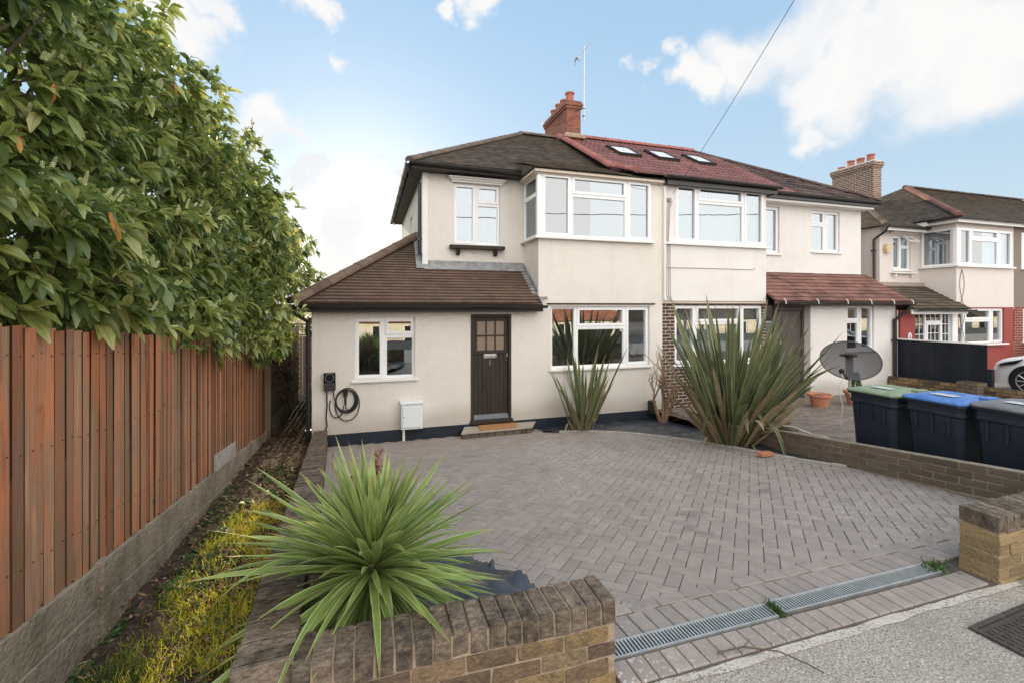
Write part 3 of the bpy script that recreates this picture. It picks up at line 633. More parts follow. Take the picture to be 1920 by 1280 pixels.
def ridge(mb, p, q, r=.11, seg=.33, up=.0):
    """half-round ridge tiles from p to q"""
    p, q = Vector(p), Vector(q); d = q-p; L = d.length; e = d/L; n = max(1, round(L/seg)); a = e.cross(Vector((0, 0, 1))).normalized(); b = a.cross(e).normalized(); rr = random.Random(2)
    for i in range(n):
        s0, s1 = p+d*(i/n), p+d*((i+1)/n+.008); mb.tone = rr.random(); r0 = r*1.05+rr.uniform(-.003, .003); r1 = r*.97; v = []
        for (s, rad) in ((s0, r0), (s1, r1)):
            for k in range(9):
                an = math.pi*(k/8)*1.06-.03*math.pi; v.append(s+a*math.cos(an)*rad+b*(math.sin(an)*rad*.8+up))
        mb.add(v, [(k, k+1, 10+k, 9+k) for k in range(8)]+[tuple(range(9))])
def gutter(parent, p, q, side, label=None, name='gutter', r=.055):
    """half-round gutter from p to q; side = outward horizontal unit vector"""
    mb = MB(); p, q = Vector(p), Vector(q); s = Vector(side); up = Vector((0, 0, 1)); v = []
    for c in (p, q):
        for k in range(9):
            an = math.pi*k/8; v.append(c+s*(-math.cos(an)*r)-up*math.sin(an)*r)
        for k in range(9):
            an = math.pi*(8-k)/8; v.append(c+s*(-math.cos(an)*(r-.006))-up*math.sin(an)*(r-.006))
    mb.add(v, [(k, (k+1) % 18, 18+(k+1) % 18, 18+k) for k in range(18)]+[tuple(range(18)), tuple(range(18, 36))])
    d = (q-p); n = max(2, int(d.length/.9))
    for i in range(n+1):
        c = p+d*(.03+.94*i/n); e = d.normalized()
        mb.tube([c+s*(-r-.0)+up*.01, c+s*(-r*.7)-up*r*.8, c-up*(r+.006), c+s*(r*.7)-up*r*.8, c+s*(r+.004)+up*.012], .007, 5)
    return mb.build(name, M['black'], parent)
def pipe(parent, pts, r=.034, name='downpipe', m='black', brackets=True):
    mb = MB(); mb.tube(pts, r, 12)
    if brackets:
        z0, z1 = pts[-1][2], pts[0][2]; z = z0+.3; x, y = pts[-1][0], pts[-1][1]
        while z < z1-.4: mb.box(x-r-.012, x+r+.012, y-r-.004, y+r+.03, z, z+.04); z += 1.1
    return mb.build(name, M[m], parent)

# ------------------------------------------------------------------ house A (the near half of the pair)
SL = .62                          # main roof slope
def mslope(Y, z0=2.85, y0=9.08): return z0+(Y-y0)*SL
def house_a():
    H = root('house', (2.5, F, -2.42), 'cream rendered house with brown tiled roof and dark plank front door', 'house')
    XL, XM, XB, XP = -.93, 1.05, 3.22, 6.10
    w = MB()
    gw = (3.49, 5.78, -1.25, 0.0); uw = (XB, 5.80, 1.40, 2.66); pw = (-.24, .81, -1.29, -.195); dr = (1.85, 2.65, -2.19, -.15)
    wall(w, lambda a, n, b: (a, F-n, b), XL, XP, -2.60, 2.78, [gw, pw, dr, uw], [(XL, XB, .10, 2.78)])
    wall(w, lambda a, n, b: (XL+n*-1, a, b), F, 15.6, -2.6, .12)
    wall(w, lambda a, n, b: (a, RC-n, b), XM, XB, -.2, 2.90, [(1.67, 2.68, 1.30, 2.57)])
    wall(w, lambda a, n, b: (XM-n, a, b), RC, 15.6, -.2, 2.90, [(11.7, 12.5, 1.35, 2.3)])
    wall(w, lambda a, n, b: (XB-n, a, b), F, RC, 0.0, 2.78, (), [(F, RC-.04, 1.40, 2.66)])
    wall(w, lambda a, n, b: (a, 15.6+n, b), XL, XP, -2.6, 2.9, (), [(XL, XM, .1, 2.9)])
    w.build('wall', M['cream'], H)
    b = MB(); wall(b, lambda a, n, b: (a, F-.012-n, b), XL, XP, -2.6, -2.22, (), [])
    b.poly((XL, F-.012, -2.22), (XP, F-.012, -2.22), (XP, F, -2.215), (XL, F, -2.215)); b.poly((XL-.012, F-.012, -2.6), (XL-.012, 15, -2.6), (XL-.012, 15, -2.22), (XL-.012, F-.012, -2.22))
    b.build('plinth', M['plinth'], H, fix=False)
    # quoin strip at the main corner
    q = MB(); q.box(XM-.012, XM+.10, RC-.022, RC-.001, .70, 2.88); q.build('corner_trim', M['cill'], H)
    # windows
    window(H, front(pw[0], F, pw[2]), 1.05, 1.095, [(0, .48, 0, 1, 1), (.48, 1, .70, 1, 1), (.48, 1, 0, .70, 0)], glass='glass_low', label='white framed porch window with one opening top light')
    window(H, front(gw[0], F, gw[2]), 2.29, 1.25, [(0, .25, 0, 1, 0), (.25, .75, .66, 1, 1), (.25, .75, 0, .66, 0), (.75, 1, 0, 1, 1)], glass='glass_low', label='wide white ground floor window beside the spiky plant')
    wf = window(H, front(XB+.06, F, 1.40), 2.52, 1.26, [(0, .255, 0, 1, 1), (.255, .765, .69, 1, 1), (.255, .765, 0, .69, 0), (.765, 1, 0, 1, 1)], depth=-.02, sill=False, label='white corner window of the upper bay')
    window(H, left(XB, RC-.05, 1.40), .82, 1.26, [(0, 1, .68, 1, 0), (0, 1, 0, .68, 0)], depth=-.02, sill=False, label='narrow return window on the side of the upper bay')
    p = MB(); p.box(XB-.035, XB+.062, F-.035, F+.06, 1.40, 2.66); p.build('corner_post', M['upvc'], H, bevel=.004)
    s = MB(); s.prism([(XB-.09, RC, 1.352), (XB-.09, F-.09, 1.352), (5.86, F-.09, 1.352), (5.86, F+.02, 1.352), (XB+.02, F+.02, 1.352), (XB+.02, RC, 1.352)], (0, 0, .045)); s.build('bay_sill', M['cill'], H, bevel=.006)
    window(H, front(1.67, RC, 1.30), 1.01, 1.27, [(0, .49, 0, 1, 1), (.49, 1, .68, 1, 1), (.49, 1, 0, .68, 0)], sill=False, label='white upper window above a dark timber shelf')
    window(H, left(XM, 12.5, 1.35), .8, .95, [(0, 1, 0, 1, 1)], sill=False, label='small side window under the eaves')
    # window hood and bracketed shelf of the recessed window
    h = MB(); h.box(1.56, 2.79, RC-.13, RC-.001, 2.65, 2.685); h.box(1.60, 2.75, RC-.09, RC-.001, 2.615, 2.65); h.box(1.63, 2.72, RC-.055, RC-.001, 2.575, 2.615); h.build('window_hood', M['cill'], H, bevel=.008)
    h = MB(); h.box(1.585, 2.75, RC-.16, RC-.001, 1.19, 1.265); 
    for x in (1.73, 2.53): h.prism([(x, RC-.13, 1.19), (x, RC-.001, 1.19), (x, RC-.001, 1.06), (x, RC-.07, 1.07), (x, RC-.11, 1.13)], (.07, 0, 0))
    h.build('window_shelf', M['timber'], H, bevel=.006)
    # door
    D = MB(); x0, x1, z0, z1 = dr; D.box(x0, x0+.055, F-.02, F+.08, z0, z1); D.box(x1-.055, x1, F-.02, F+.08, z0, z1); D.box(x0+.055, x1-.055, F-.02, F+.08, z1-.055, z1); D.box(x0-.02, x1+.02, F-.07, F+.08, z0-.03, z0+.035)
    D.build('door_frame', M['timber'], H, bevel=.005)
    d = MB(); a0, a1, b0, b1 = x0+.06, x1-.06, z0+.04, z1-.06; gz = b1-.66; nb = 8
    for i in range(nb):
        u0 = a0+(a1-a0)*i/nb; d.box(u0+.003, u0+(a1-a0)/nb-.003, F+.03, F+.06, b0, gz)
    d.box(a0, a1, F+.04, F+.07, b0, gz)
    d.box(a0, a0+.07, F+.022, F+.06, gz, b1); d.box(a1-.07, a1, F+.022, F+.06, gz, b1); d.box(a0+.07, a1-.07, F+.022, F+.06, b1-.07, b1); d.box(a0-.0, a1, F+.010, F+.06, gz-.03, gz+.035)
    for k in (1, 2): u = a0+.07+(a1-a0-.14)*k/3; d.box(u-.012, u+.012, F+.024, F+.055, gz+.035, b1-.07)
    v = gz+.035+(b1-.07-gz-.035)/2; d.box(a0+.07, a1-.07, F+.026, F+.054, v-.012, v+.012)
    do = d.build('door', M['timber'], H, bevel=.004)
    g_ = MB(); g_.box(a0+.06, a1-.06, F+.045, F+.05, gz+.02, b1-.06); g_.build('pane', mat('obscured_door_glass', [(.20,.145,.105),(.27,.20,.15)], .3, 50, spec=.6, bump=.5, bs=60), do)
    l = MB(); l.box(2.10, 2.36, F+.012, F+.03, gz-.115, gz-.035); l.box(2.125, 2.335, F+.004, F+.014, gz-.097, gz-.053); l.build('letterbox', M['chrome'], do, bevel=.003)
    l = MB(); l.box(a1-.035, a1-.01, F+.01, F+.03, gz-.10, gz-.03); l.build('latch', M['chrome'], do); l = MB(); l.lathe([(0, -.01), (.018, -.01), (.018, .01), (0, .01)], (a1-.03, F+.02, gz-.155), 10); l.build('lock', M['chrome'], do)
    l = MB(); l.box(2.226, 2.236, F+.022, F+.03, gz-.235, gz-.155); l.box(2.214, 2.228, F+.022, F+.03, gz-.168, gz-.155); l.box(2.214, 2.248, F+.022, F+.03, gz-.243, gz-.233); l.build('number_one', M['chrome'], do)
    l = MB(); l.prism([(a0, F+.03, b0), (a0, F+.03, b0+.09), (a0, F-.02, b0+.02), (a0, F-.02, b0)], (a1-a0, 0, 0)); l.build('weather_bar', mat('grey_weather_bar', [(.10,.11,.13),(.16,.17,.19)], .5, 6), do)
    # lintel trim over the ground-floor window
    t = MB(); t.box(3.40, 5.90, F-.035, F-.001, .045, .07); t.build('drip_trim', M['fascia'], H)
    # main roof
    ny = 12.44; ex = .78; top = 5.40; cs = math.cos(math.atan(SL)); 
    rf = MB(); U = (1, 0, 0); V = (0, cs, SL*cs); Ls = (ny-9.08)/cs
    slope(rf, (0, 9.08, 2.85), U, V, Ls, lambda t: ex+t*cs, lambda t: (5.30 if t*cs < .5 else 5.30)+.1*t/Ls, .1)
    V2 = Vector((SL*cs, 0, 0)); 
    slope(rf, (ex, 0, 2.85), (0, 1, 0), (cs, 0, SL*cs), Ls, lambda t: 9.08+t*cs, lambda t: 15.8-t*cs, .1)
    sp = .40; c2 = math.cos(math.atan(sp)); L2 = 1.22/c2      # sprocketed roof over the bay
    slope(rf, (0, 8.33, 2.735), U, (0, c2, sp*c2), L2, lambda t: 3.06+max(0, .0), lambda t: 5.25, .1)
    slope(rf, (3.06, 0, 2.735), (0, 1, 0), (c2, 0, sp*c2), .30, lambda t: 8.33+t*c2, lambda t: 9.6, .1) if 0 else None
    ro = rf.build('roof', M['roof_brown'], H, fix=False)
    r_ = MB(); r_.box(ex+.02, 6.1, 9.12, 9.4, 2.80, 2.84); r_.poly((ex, 9.08, 2.84), (6.1, 9.08, 2.84), (6.1, ny, mslope(ny)-.02), (ex+ny-9.08, ny, mslope(ny)-.02)); r_.poly((ex, 9.08, 2.84), (ex+ny-9.08, ny, mslope(ny)-.02), (ex, 15.8, 2.84)); r_.poly((ex, 15.8, 2.84), (6.1, 15.8, 2.84), (6.1, ny, mslope(ny)-.02), (ex+ny-9.08, ny, mslope(ny)-.02))
    r_.poly((3.06, 8.34, 2.72), (6.1, 8.34, 2.72), (6.1, 9.5, 3.15), (3.06, 9.5, 3.15)); r_.poly((3.06, 8.34, 2.72), (3.06, 9.5, 3.12), (3.06, 9.5, 2.72)); r_.poly((3.06, 8.34, 2.715), (6.1, 8.34, 2.715), (6.1, 9.3, 2.715), (3.06, 9.3, 2.715))
    r_.build('roof_deck', M['roof_brown'], ro, fix=False)
    rg = MB(); ridge(rg, (ex-.03, 9.05, 2.86), (ex+3.36, ny, mslope(ny)+.02), .10, .33, -.02); ridge(rg, (ex+3.36, ny, mslope(ny)+.02), (5.32, ny, mslope(ny)+.02), .10); ridge(rg, (ex, 15.8, 2.86), (ex+3.36, ny, mslope(ny)), .10)
    rg.build('ridge_tiles', mat('weathered_ridge', [(.09,.07,.058),(.16,.125,.10)], .9, 5, tone=.2), ro)
    f = MB(); f.box(ex+.02, 3.02, 9.10, 9.125, 2.715, 2.83); f.box(ex+.02, ex+.045, 9.126, 15.8, 2.715, 2.83); f.build('fascia', M['fascia'], H)
    f = MB(); f.poly((ex+.03, 9.12, 2.72), (3.1, 9.12, 2.72), (3.1, RC, 2.72), (ex+.03, RC, 2.72)); f.poly((ex+.04, RC, 2.719), (XM, RC, 2.719), (XM, 15.6, 2.719), (ex+.04, 15.6, 2.719)); f.build('soffit', M['fascia'], H, fix=False)
    f = MB()       # cream cornice under the bay eave
    f.box(3.10, 6.08, 8.37, 8.43, 2.655, 2.715); f.box(3.13, 6.08, 8.43, F-.002, 2.63, 2.70); f.box(3.10, 3.15, 8.43, 9.34, 2.655, 2.715); f.box(3.15, XB-.002, 8.44, 9.34, 2.63, 2.70); f.build('cornice', mat('chipped_cream_paint', [(.60,.50,.40),(.72,.65,.56)], .8, 30, bump=.8, bs=60), H, bevel=.01)
    gutter(H, (ex-.03, 9.05, 2.83), (3.05, 9.05, 2.80), (0, -1, 0)); gutter(H, (ex-.04, 9.05, 2.83), (ex-.04, 15.8, 2.80), (-1, 0, 0))
    pipe(H, [(ex-.02, 9.12, 2.80), (ex-.0, 9.20, 2.68), (XM-.06, RC+.06, 2.50), (XM-.06, RC+.06, 1.05)])
    # porch roof wrapping the corner
    sp = .68; c3 = math.cos(math.atan(sp)); ez = .06; ex2 = -1.15; ey = 8.26
    pf = MB(); pf_t = lambda t: ex2+t*c3
    slope(pf, (0, ey, ez), U, (0, c3, sp*c3), 2.2/c3, lambda t: ex2+t*c3, lambda t: (3.205 if t*c3 < RC-ey else XM-.01), .105, .165, .026, .002)
    slope(pf, (ex2, 0, ez), (0, 1, 0), (c3, 0, sp*c3), 2.2/c3, lambda t: ey+t*c3, lambda t: 15.6, .105)
    po = pf.build('porch_roof', M['roof_porch'], H, fix=False)
    d_ = MB(); d_.poly((ex2, ey, ez-.01), (3.2, ey, ez-.01), (3.2, RC, ez-.01+sp*(RC-ey)), (XM, RC, ez-.01+sp*(RC-ey)), (XM, ey+2.2, ez-.01+sp*2.2)); d_.poly((ex2, ey, ez-.01), (XM, ey+2.2, ez-.01+sp*2.2), (XM, 15.6, ez-.01+sp*2.2), (ex2, 15.6, ez-.01)); d_.build('porch_roof_deck', M['roof_porch'], po, fix=False)
    rg = MB(); ridge(rg, (ex2-.05, ey-.05, ez+.0), (XM-.02, ey+2.18, ez+sp*2.2+.02), .125, .40, .0); rg.build('porch_hip_tiles', M['ridge_brown'], po)
    zt = ez+sp*(RC-ey)
    le = MB(); le.poly((XM, RC-.16, zt-.07), (XB-.02, RC-.16, zt-.07), (XB-.02, RC-.02, zt+.04), (XM, RC-.02, zt+.04)); le.poly((XM, RC-.02, zt+.04), (XB-.02, RC-.02, zt+.04), (XB-.02, RC-.012, zt+.12), (XM, RC-.012, zt+.12))
    for i in range(12):      # stepped flashing on the side wall and on the bay return
        y = RC+.02+i*.09; z = ez+sp*(y-ey)
        if y < ey+2.1: le.box(XM-.025, XM-.004, y, y+.10, z-.0, z+.16)
        y = F+.0+i*.075
        if y < RC-.05: z = ez+sp*(y-ey); le.box(XB-.026, XB-.004, y, y+.085, z, z+.13); le.poly((XB-.12, y, z+.025), (XB-.02, y, z+.03), (XB-.02, y+.085, z+.085), (XB-.12, y+.085, z+.08))
    le.poly((XM-.14, RC-.14, zt-.05), (XM+.02, RC-.14, zt-.05), (XM+.0, RC+.9, zt+.66), (XM-.10, RC+.9, zt+.66))
    le.box(3.16, 3.32, ey-.0, ey+.16, .13, .19)
    le.build('lead_flashing', M['lead'], po, fix=False)
    f = MB(); f.box(ex2+.04, 3.24, ey+.03, ey+.055, -.10, .045); f.box(ex2+.04, ex2+.065, ey+.056, 15.6, -.10, .045); f.poly((ex2+.05, ey+.05, -.095), (3.22, ey+.05, -.095), (3.22, F, -.095), (ex2+.05, F, -.095)); f.poly((ex2+.05, F, -.094), (XL, F, -.094), (XL, 15.6, -.094), (ex2+.05, 15.6, -.094))
    f.build('porch_fascia', M['fascia'], H, fix=False)
    gutter(H, (ex2-.06, ey-.035, .03), (3.30, ey-.035, .02), (0, -1, 0)); gutter(H, (ex2-.05, ey-.03, .03), (ex2-.05, 15.6, .03), (-1, 0, 0))
    pipe(H, [(ex2-.03, ey+.05, -.02), (ex2-.02, ey+.08, -.12), (XL-.06, F+.02, -.27), (XL-.06, F+.02, -2.45)], .036)
    # chimney
    c = MB(); cx0, cx1, cy0, cy1 = 5.44, 5.88, 12.05, 13.75
    c.box(cx0, cx1, cy0, cy1, 4.4, 5.72); c.box(cx0-.03, cx1+.03, cy0-.03, cy1+.03, 5.72, 5.80); c.box(cx0-.055, cx1+.055, cy0-.055, cy1+.055, 5.80, 5.88); c.box(cx0-.02, cx1+.02, cy0-.02, cy1+.02, 5.88, 5.95)
    co = c.build('chimney', M['chimbrick'], H)
    for i, h in enumerate((.36, .30, .33, .30)):
        k = MB(); k.lathe([(.12, 0), (.115, h-.05), (.14, h-.04), (.14, h), (.10, h), (.09, .05)], (5.66, 12.33+i*.38, 5.93), 16); k.build('chimney_pot', M['pot'], co, smooth=False)
    k = MB(); k.box(cx0-.12, cx1+.12, cy0-.1, cy0+.25, 4.86, 4.93); k.poly((cx0-.1, cy0-.1, 4.93), (cx1+.1, cy0-.1, 4.93), (cx1+.02, cy0, 5.02), (cx0-.02, cy0, 5.02)); k.build('chimney_mortar', M['mortar'], co, fix=False)
    return H
HA = house_a()

# ------------------------------------------------------------------ house B (attached neighbour)
def house_b():
    H = root('house', (9.7, F, -2.25), 'off-white attached neighbour house with a red tiled roof and three skylights', 'house')
    X0, X1, XR = 6.10, 8.97, 13.33
    gw = (6.42, 8.88, -1.27, .03); uw = (6.42, 8.88, 1.43, 2.70); 
    w = MB(); wall(w, lambda a, n, b: (a, F-n, b), X0+.002, X1, .06, 2.80, [uw])
    wall(w, lambda a, n, b: (a, RC-n, b), X1, XR, .3, 2.92, [(9.72, 10.36, 1.39, 2.62), (11.50, 12.52, 1.50, 2.62)])
    wall(w, lambda a, n, b: (X1+n, a, b), F, RC, 0.0, 2.80); wall(w, lambda a, n, b: (XR+n, a, b), F, 15.6, -2.4, .2); wall(w, lambda a, n, b: (XR-.01+n, a, b), RC, 15.6, .2, 2.92)
    dw = (9.42, 10.36, -2.3, .02); pwn = (11.58, 12.54, -1.11, .04)
    wall(w, lambda a, n, b: (a, F-n, b), 10.36, XR, -2.4, .2, [pwn])
    wall(w, lambda a, n, b: (10.36-n, a, b), F, F+.25, -2.4, .1)
    wall(w, lambda a, n, b: (a, 15.6+n, b), X0, XR, -2.6, 2.9)
    w.build('wall', M['white_r'], H)
    b = MB(); wall(b, lambda a, n, b: (a, F+.004-n, b), X0+.002, X1, -2.5, .055, [(gw[0]-.0, gw[1], gw[2], gw[3])]); b.build('brick_wall', M['darkbrick'], H)
    window(H, front(gw[0], F, gw[2]), 2.46, 1.30, [(0, .235, 0, 1, 1), (.235, .75, .70, 1, 1), (.235, .75, 0, .70, 0), (.75, 1, 0, 1, 1)], glass='glass_low', curtain=[(.02, .98, 'curtain')])
    window(H, front(uw[0], F, uw[2]), 2.46, 1.27, [(0, .235, 0, 1, 1), (.235, .76, .72, 1, 1), (.235, .76, 0, .72, 0), (.76, 1, 0, 1, 1)], depth=-.015, curtain=[(.02, .2, 'curtain'), (.33, .72, 'curtain'), (.86, .97, 'curtain')])
    s = MB(); s.box(X0+.02, 9.03, F-.07, F-.001, 1.36, 1.40); s.build('bay_sill', M['cill'], H)
    window(H, front(9.72, RC, 1.39), .64, 1.23, [(0, .12, 0, 1, 0), (.12, 1, 0, 1, 1)], curtain=[(.1, .9, 'curtain')], label='narrow upper window beside the bay')
    window(H, front(11.50, RC, 1.50), 1.02, 1.12, [(0, .5, .66, 1, 1), (0, .5, 0, .66, 0), (.5, 1, 0, 1, 1)], curtain=[(.1, .95, 'curtain')], label='upper window over the red porch roof')
    window(H, front(pwn[0], F, pwn[2]), .96, 1.15, [(0, .5, .64, 1, 1), (0, .5, 0, .64, 0), (.5, 1, 0, 1, 1)], glass='glass_low', label='porch window behind the satellite dish')
    # door and side light
    yd = F+.2
    f = MB(); f.box(8.97, 9.46, yd-.03, yd+.04, .02, .12); f.box(9.40, 9.47, yd-.03, yd+.04, -2.25, .02); f.box(10.29, 10.36, yd-.03, yd+.04, -2.25, .02); f.box(9.47, 10.29, yd-.03, yd+.04, -.10, .02); f.box(8.97, 9.03, yd-.03, yd+.04, -2.25, .02); f.box(8.97, 10.36, yd, yd+.03, .02, .25); f.build('door_frame', M['greydoor'], H, bevel=.004)
    d = MB(); d.box(9.48, 10.28, yd, yd+.05, -2.22, -.11)
    for i in range(6): d.box(9.66, 10.12, yd-.012, yd, -2.02+i*.31, -2.02+i*.31+.24)
    do = d.build('door', M['greydoor'], H, bevel=.01)
    k = MB(); k.tube([(9.58, yd-.05, -1.45), (9.58, yd-.05, -.85)], .014, 8); k.build('handle', M['steel'], do)
    g_ = MB(); g_.box(9.03, 9.40, yd, yd+.01, -2.2, .02); gl = g_.build('side_light', M['glass_low'], H); k = MB(); k.box(9.03, 9.40, yd+.3, yd+.32, -2.3, .1); k.build('room_recess', M['room'], gl)
    # roof
    ny = 12.44; cs = math.cos(math.atan(SL)); Ls = (ny-9.02)/cs; zt = .10
    rf = MB(); U = (1, 0, 0); V = (0, cs, SL*cs); z0 = 2.85-.06*SL+zt
    slope(rf, (0, 9.02, z0), U, V, Ls, lambda t: 5.42, lambda t: min(10.55, 13.50-t*cs), .30, .30, .03, .003, rib=.022)
    sp = .40; c2 = math.cos(math.atan(sp)); slope(rf, (0, 8.30, 2.80), U, (0, c2, sp*c2), .98/c2, lambda t: 5.30, lambda t: 9.16, .30, .30, .03, .003, rib=.022)
    ro = rf.build('roof', M['roof_red'], H, fix=False)
    r2 = MB(); slope(r2, (0, 9.02, z0-.02), U, V, Ls, lambda t: 10.50, lambda t: max(10.5, 13.50-t*cs), .30, .30, .03, .012, rib=.02); r2.build('old_tiles', M['roof_dark'], ro, fix=False)
    r2 = MB(); r2.poly((5.4, 9.02, z0-.02), (13.5, 9.02, z0-.02), (13.5-3.42, ny, z0+SL*3.42-.02), (5.4, ny, z0+SL*3.42-.02)); r2.poly((13.5, 9.02, z0-.02), (13.5, 15.86, z0-.02), (10.08, ny, z0+SL*3.42-.02)); r2.poly((5.4, 15.86, z0-.02), (13.5, 15.86, z0-.02), (13.5-3.42, ny, z0+SL*3.42-.02), (5.4, ny, z0+SL*3.42-.02))
    r2.poly((5.30, 8.31, 2.785), (9.16, 8.31, 2.785), (9.16, 9.4, 3.22), (5.30, 9.4, 3.22)); r2.poly((9.16, 8.31, 2.785), (9.16, 9.4, 3.22), (9.16, 9.4, 2.785)); r2.poly((6.1, 8.31, 2.72), (9.16, 8.31, 2.72), (9.16, 9.3, 2.72), (6.1, 9.3, 2.72)); r2.build('roof_deck', M['roof_dark'], ro, fix=False)
    rz = z0+SL*3.42
    rg = MB(); ridge(rg, (5.95, ny, rz+.01), (10.05, ny, rz+.01), .13, .45); rg.build('ridge_tiles', M['ridge_red'], ro); rg = MB(); ridge(rg, (5.34, 8.36, 2.86), (5.34, 9.3, 3.22), .10, .4, .0); ridge(rg, (5.34, 9.3, 3.20), (5.38, ny, rz-.0), .105, .42, .0); rg.build('party_line_tiles', M['ridge_red'], ro)
    rg = MB(); ridge(rg, (13.52, 9.0, z0+.01), (10.08, ny, rz), .09, .4); rg.build('hip_tiles', M['roof_dark'], ro)
    for (xa, xb) in ((6.46, 7.04), (7.70, 8.26), (9.00, 9.52)):
        def P(x, y, h): n = Vector((0, -SL, 1)).normalized(); return Vector((x, y, z0+(y-9.02)*SL))+n*h
        k = MB(); ya, yb = 10.88, 11.5
        for (x0, x1, y0, y1) in ((xa-.06, xb+.06, ya-.07, ya), (xa-.06, xb+.06, yb, yb+.06), (xa-.06, xa, ya, yb), (xb, xb+.06, ya, yb)):
            v = [P(x0, y0, 0), P(x1, y0, 0), P(x1, y1, 0), P(x0, y1, 0), P(x0, y0, .11), P(x1, y0, .11), P(x1, y1, .11), P(x0, y1, .11)]; k.add(v, [(3,2,1,0),(4,5,6,7),(0,1,5,4),(1,2,6,5),(2,3,7,6),(3,0,4,7)])
        so_ = k.build('skylight', M['fascia'], ro)
        k = MB(); k.poly(P(xa, ya, .09), P(xb, ya, .09), P(xb, yb, .09), P(xa, yb, .09)); k.build('pane', mat('skylight_glass', [(.72,.76,.80)], .25, 1, metal=0, spec=.8) if 'skyg' not in M else M['skyg'], so_, fix=False)
    f = MB(); f.box(6.12, 9.14, 8.33, 8.355, 2.63, 2.79); f.box(9.12, 9.145, 8.356, RC, 2.63, 2.79); f.box(8.98, 13.48, 9.04, 9.065, 2.76, 2.91); f.box(13.455, 13.48, 9.066, 15.8, 2.76, 2.91); f.poly((6.1, 8.35, 2.65), (9.13, 8.35, 2.65), (9.13, RC, 2.65), (6.1, RC, 2.65)); f.poly((9.0, 9.06, 2.765), (13.46, 9.06, 2.765), (13.46, RC, 2.765), (9.0, RC, 2.765)); f.build('fascia', M['black'], H, fix=False)
    f = MB(); f.box(9.0, 13.44, 9.10, RC-.002, 2.70, 2.755); f.box(6.14, 9.10, 8.42, F-.002, 2.705, 2.74); f.build('cornice', M['cill'], H)
    gutter(H, (6.02, 8.26, 2.80), (9.20, 8.26, 2.78), (0, -1, 0)); gutter(H, (9.14, 8.98, 2.91), (13.56, 8.98, 2.88), (0, -1, 0))
    # porch roof
    sp = .66; c3 = math.cos(math.atan(sp)); ey = 8.22; ez = .13
    pf = MB(); slope(pf, (0, ey, ez), U, (0, c3, sp*c3), (RC-ey)/c3, lambda t: 8.99, lambda t: 13.52, .17, .28, .022, .006)
    po = pf.build('porch_roof', M['roof_redbrown'], H, fix=False)
    d_ = MB(); d_.poly((8.98, ey, ez-.02), (13.52, ey, ez-.02), (13.52, RC, ez-.02+sp*(RC-ey)), (8.98, RC, ez-.02+sp*(RC-ey))); d_.poly((13.52, ey, ez-.02), (13.52, RC, ez-.02+sp*(RC-ey)), (13.52, RC, ez-.1)); d_.build('porch_roof_deck', M['roof_redbrown'], po, fix=False)
    f = MB(); f.box(8.98, 13.50, ey+.03, ey+.055, .02, .13); f.poly((8.98, ey+.05, .03), (13.5, ey+.05, .03), (13.5, F+.2, .03), (8.98, F+.2, .03)); f.build('porch_fascia', M['fascia'], H, fix=False)
    gutter(H, (8.94, ey-.04, .11), (13.56, ey-.04, .09), (0, -1, 0))
    for x in (9.15, 10.15, 11.1, 11.9, 12.7, 13.4):
        k = MB(); k.tube([(x, ey-.06, .18), (x+.01, ey-.10, .13), (x+.015, ey-.105, .06)], .010, 6); k.build('gutter_clip', M['cill'], H)
    k = MB(); pts = [(9.2+.1*i, F-.03, -.02-.05*abs(math.sin(i*.45))) for i in range(42)]; k.tube([p for p in pts if p[0] > 10.4 and p[0] < 13.3], .005, 5); k.build('string_light_wire', M['whitecable'], H)
    pipe(H, [(13.42, ey-.03, .06), (13.40, ey+.0, -.08), (13.22, F-.06, -.35), (13.22, F-.06, -2.3)], .045); pipe(H, [(13.31, F-.06, -.1), (13.31, F-.06, -2.3)], .016, 'waste_pipe', 'whitecable', False)
    # services on the party line
    pipe(H, [(6.14, F-.03, 2.60), (6.14, F-.03, .15)], .030, 'service_pipe', 'cill', False)
    k = MB(); k.box(6.22, 6.30, F-.05, F-.002, 2.28, 2.36)
    for i, x in enumerate((6.20, 6.24, 6.27)):
        k.tube([(x+.06, F-.04, 2.30), (x+.02*math.sin(1), F-.012, 2.15), (x-.01*i, F-.012, 1.45), (x+.02, F-.012, 1.36), (x+.015*i, F-.012, .25), (x+.06, F-.012, .13)], .0055, 5)
    k.tube([(6.16, F-.012, .85), (7.5, F-.012, .86), (8.55, F-.012, .86), (8.64, F-.012, .90)], .006, 5); k.tube([(6.12, F-.015, .12), (8.9, F-.015, .12)], .008, 5)
    k.build('wall_cables', mat('grey_cable', [(.30,.27,.25)], .7, 4), H)
    t = MB(); t.box(6.11, 9.0, F-.03, F-.002, .055, .085); t.build('drip_trim', M['mortar'], H, bevel=.01)
    return H
HB = house_b()

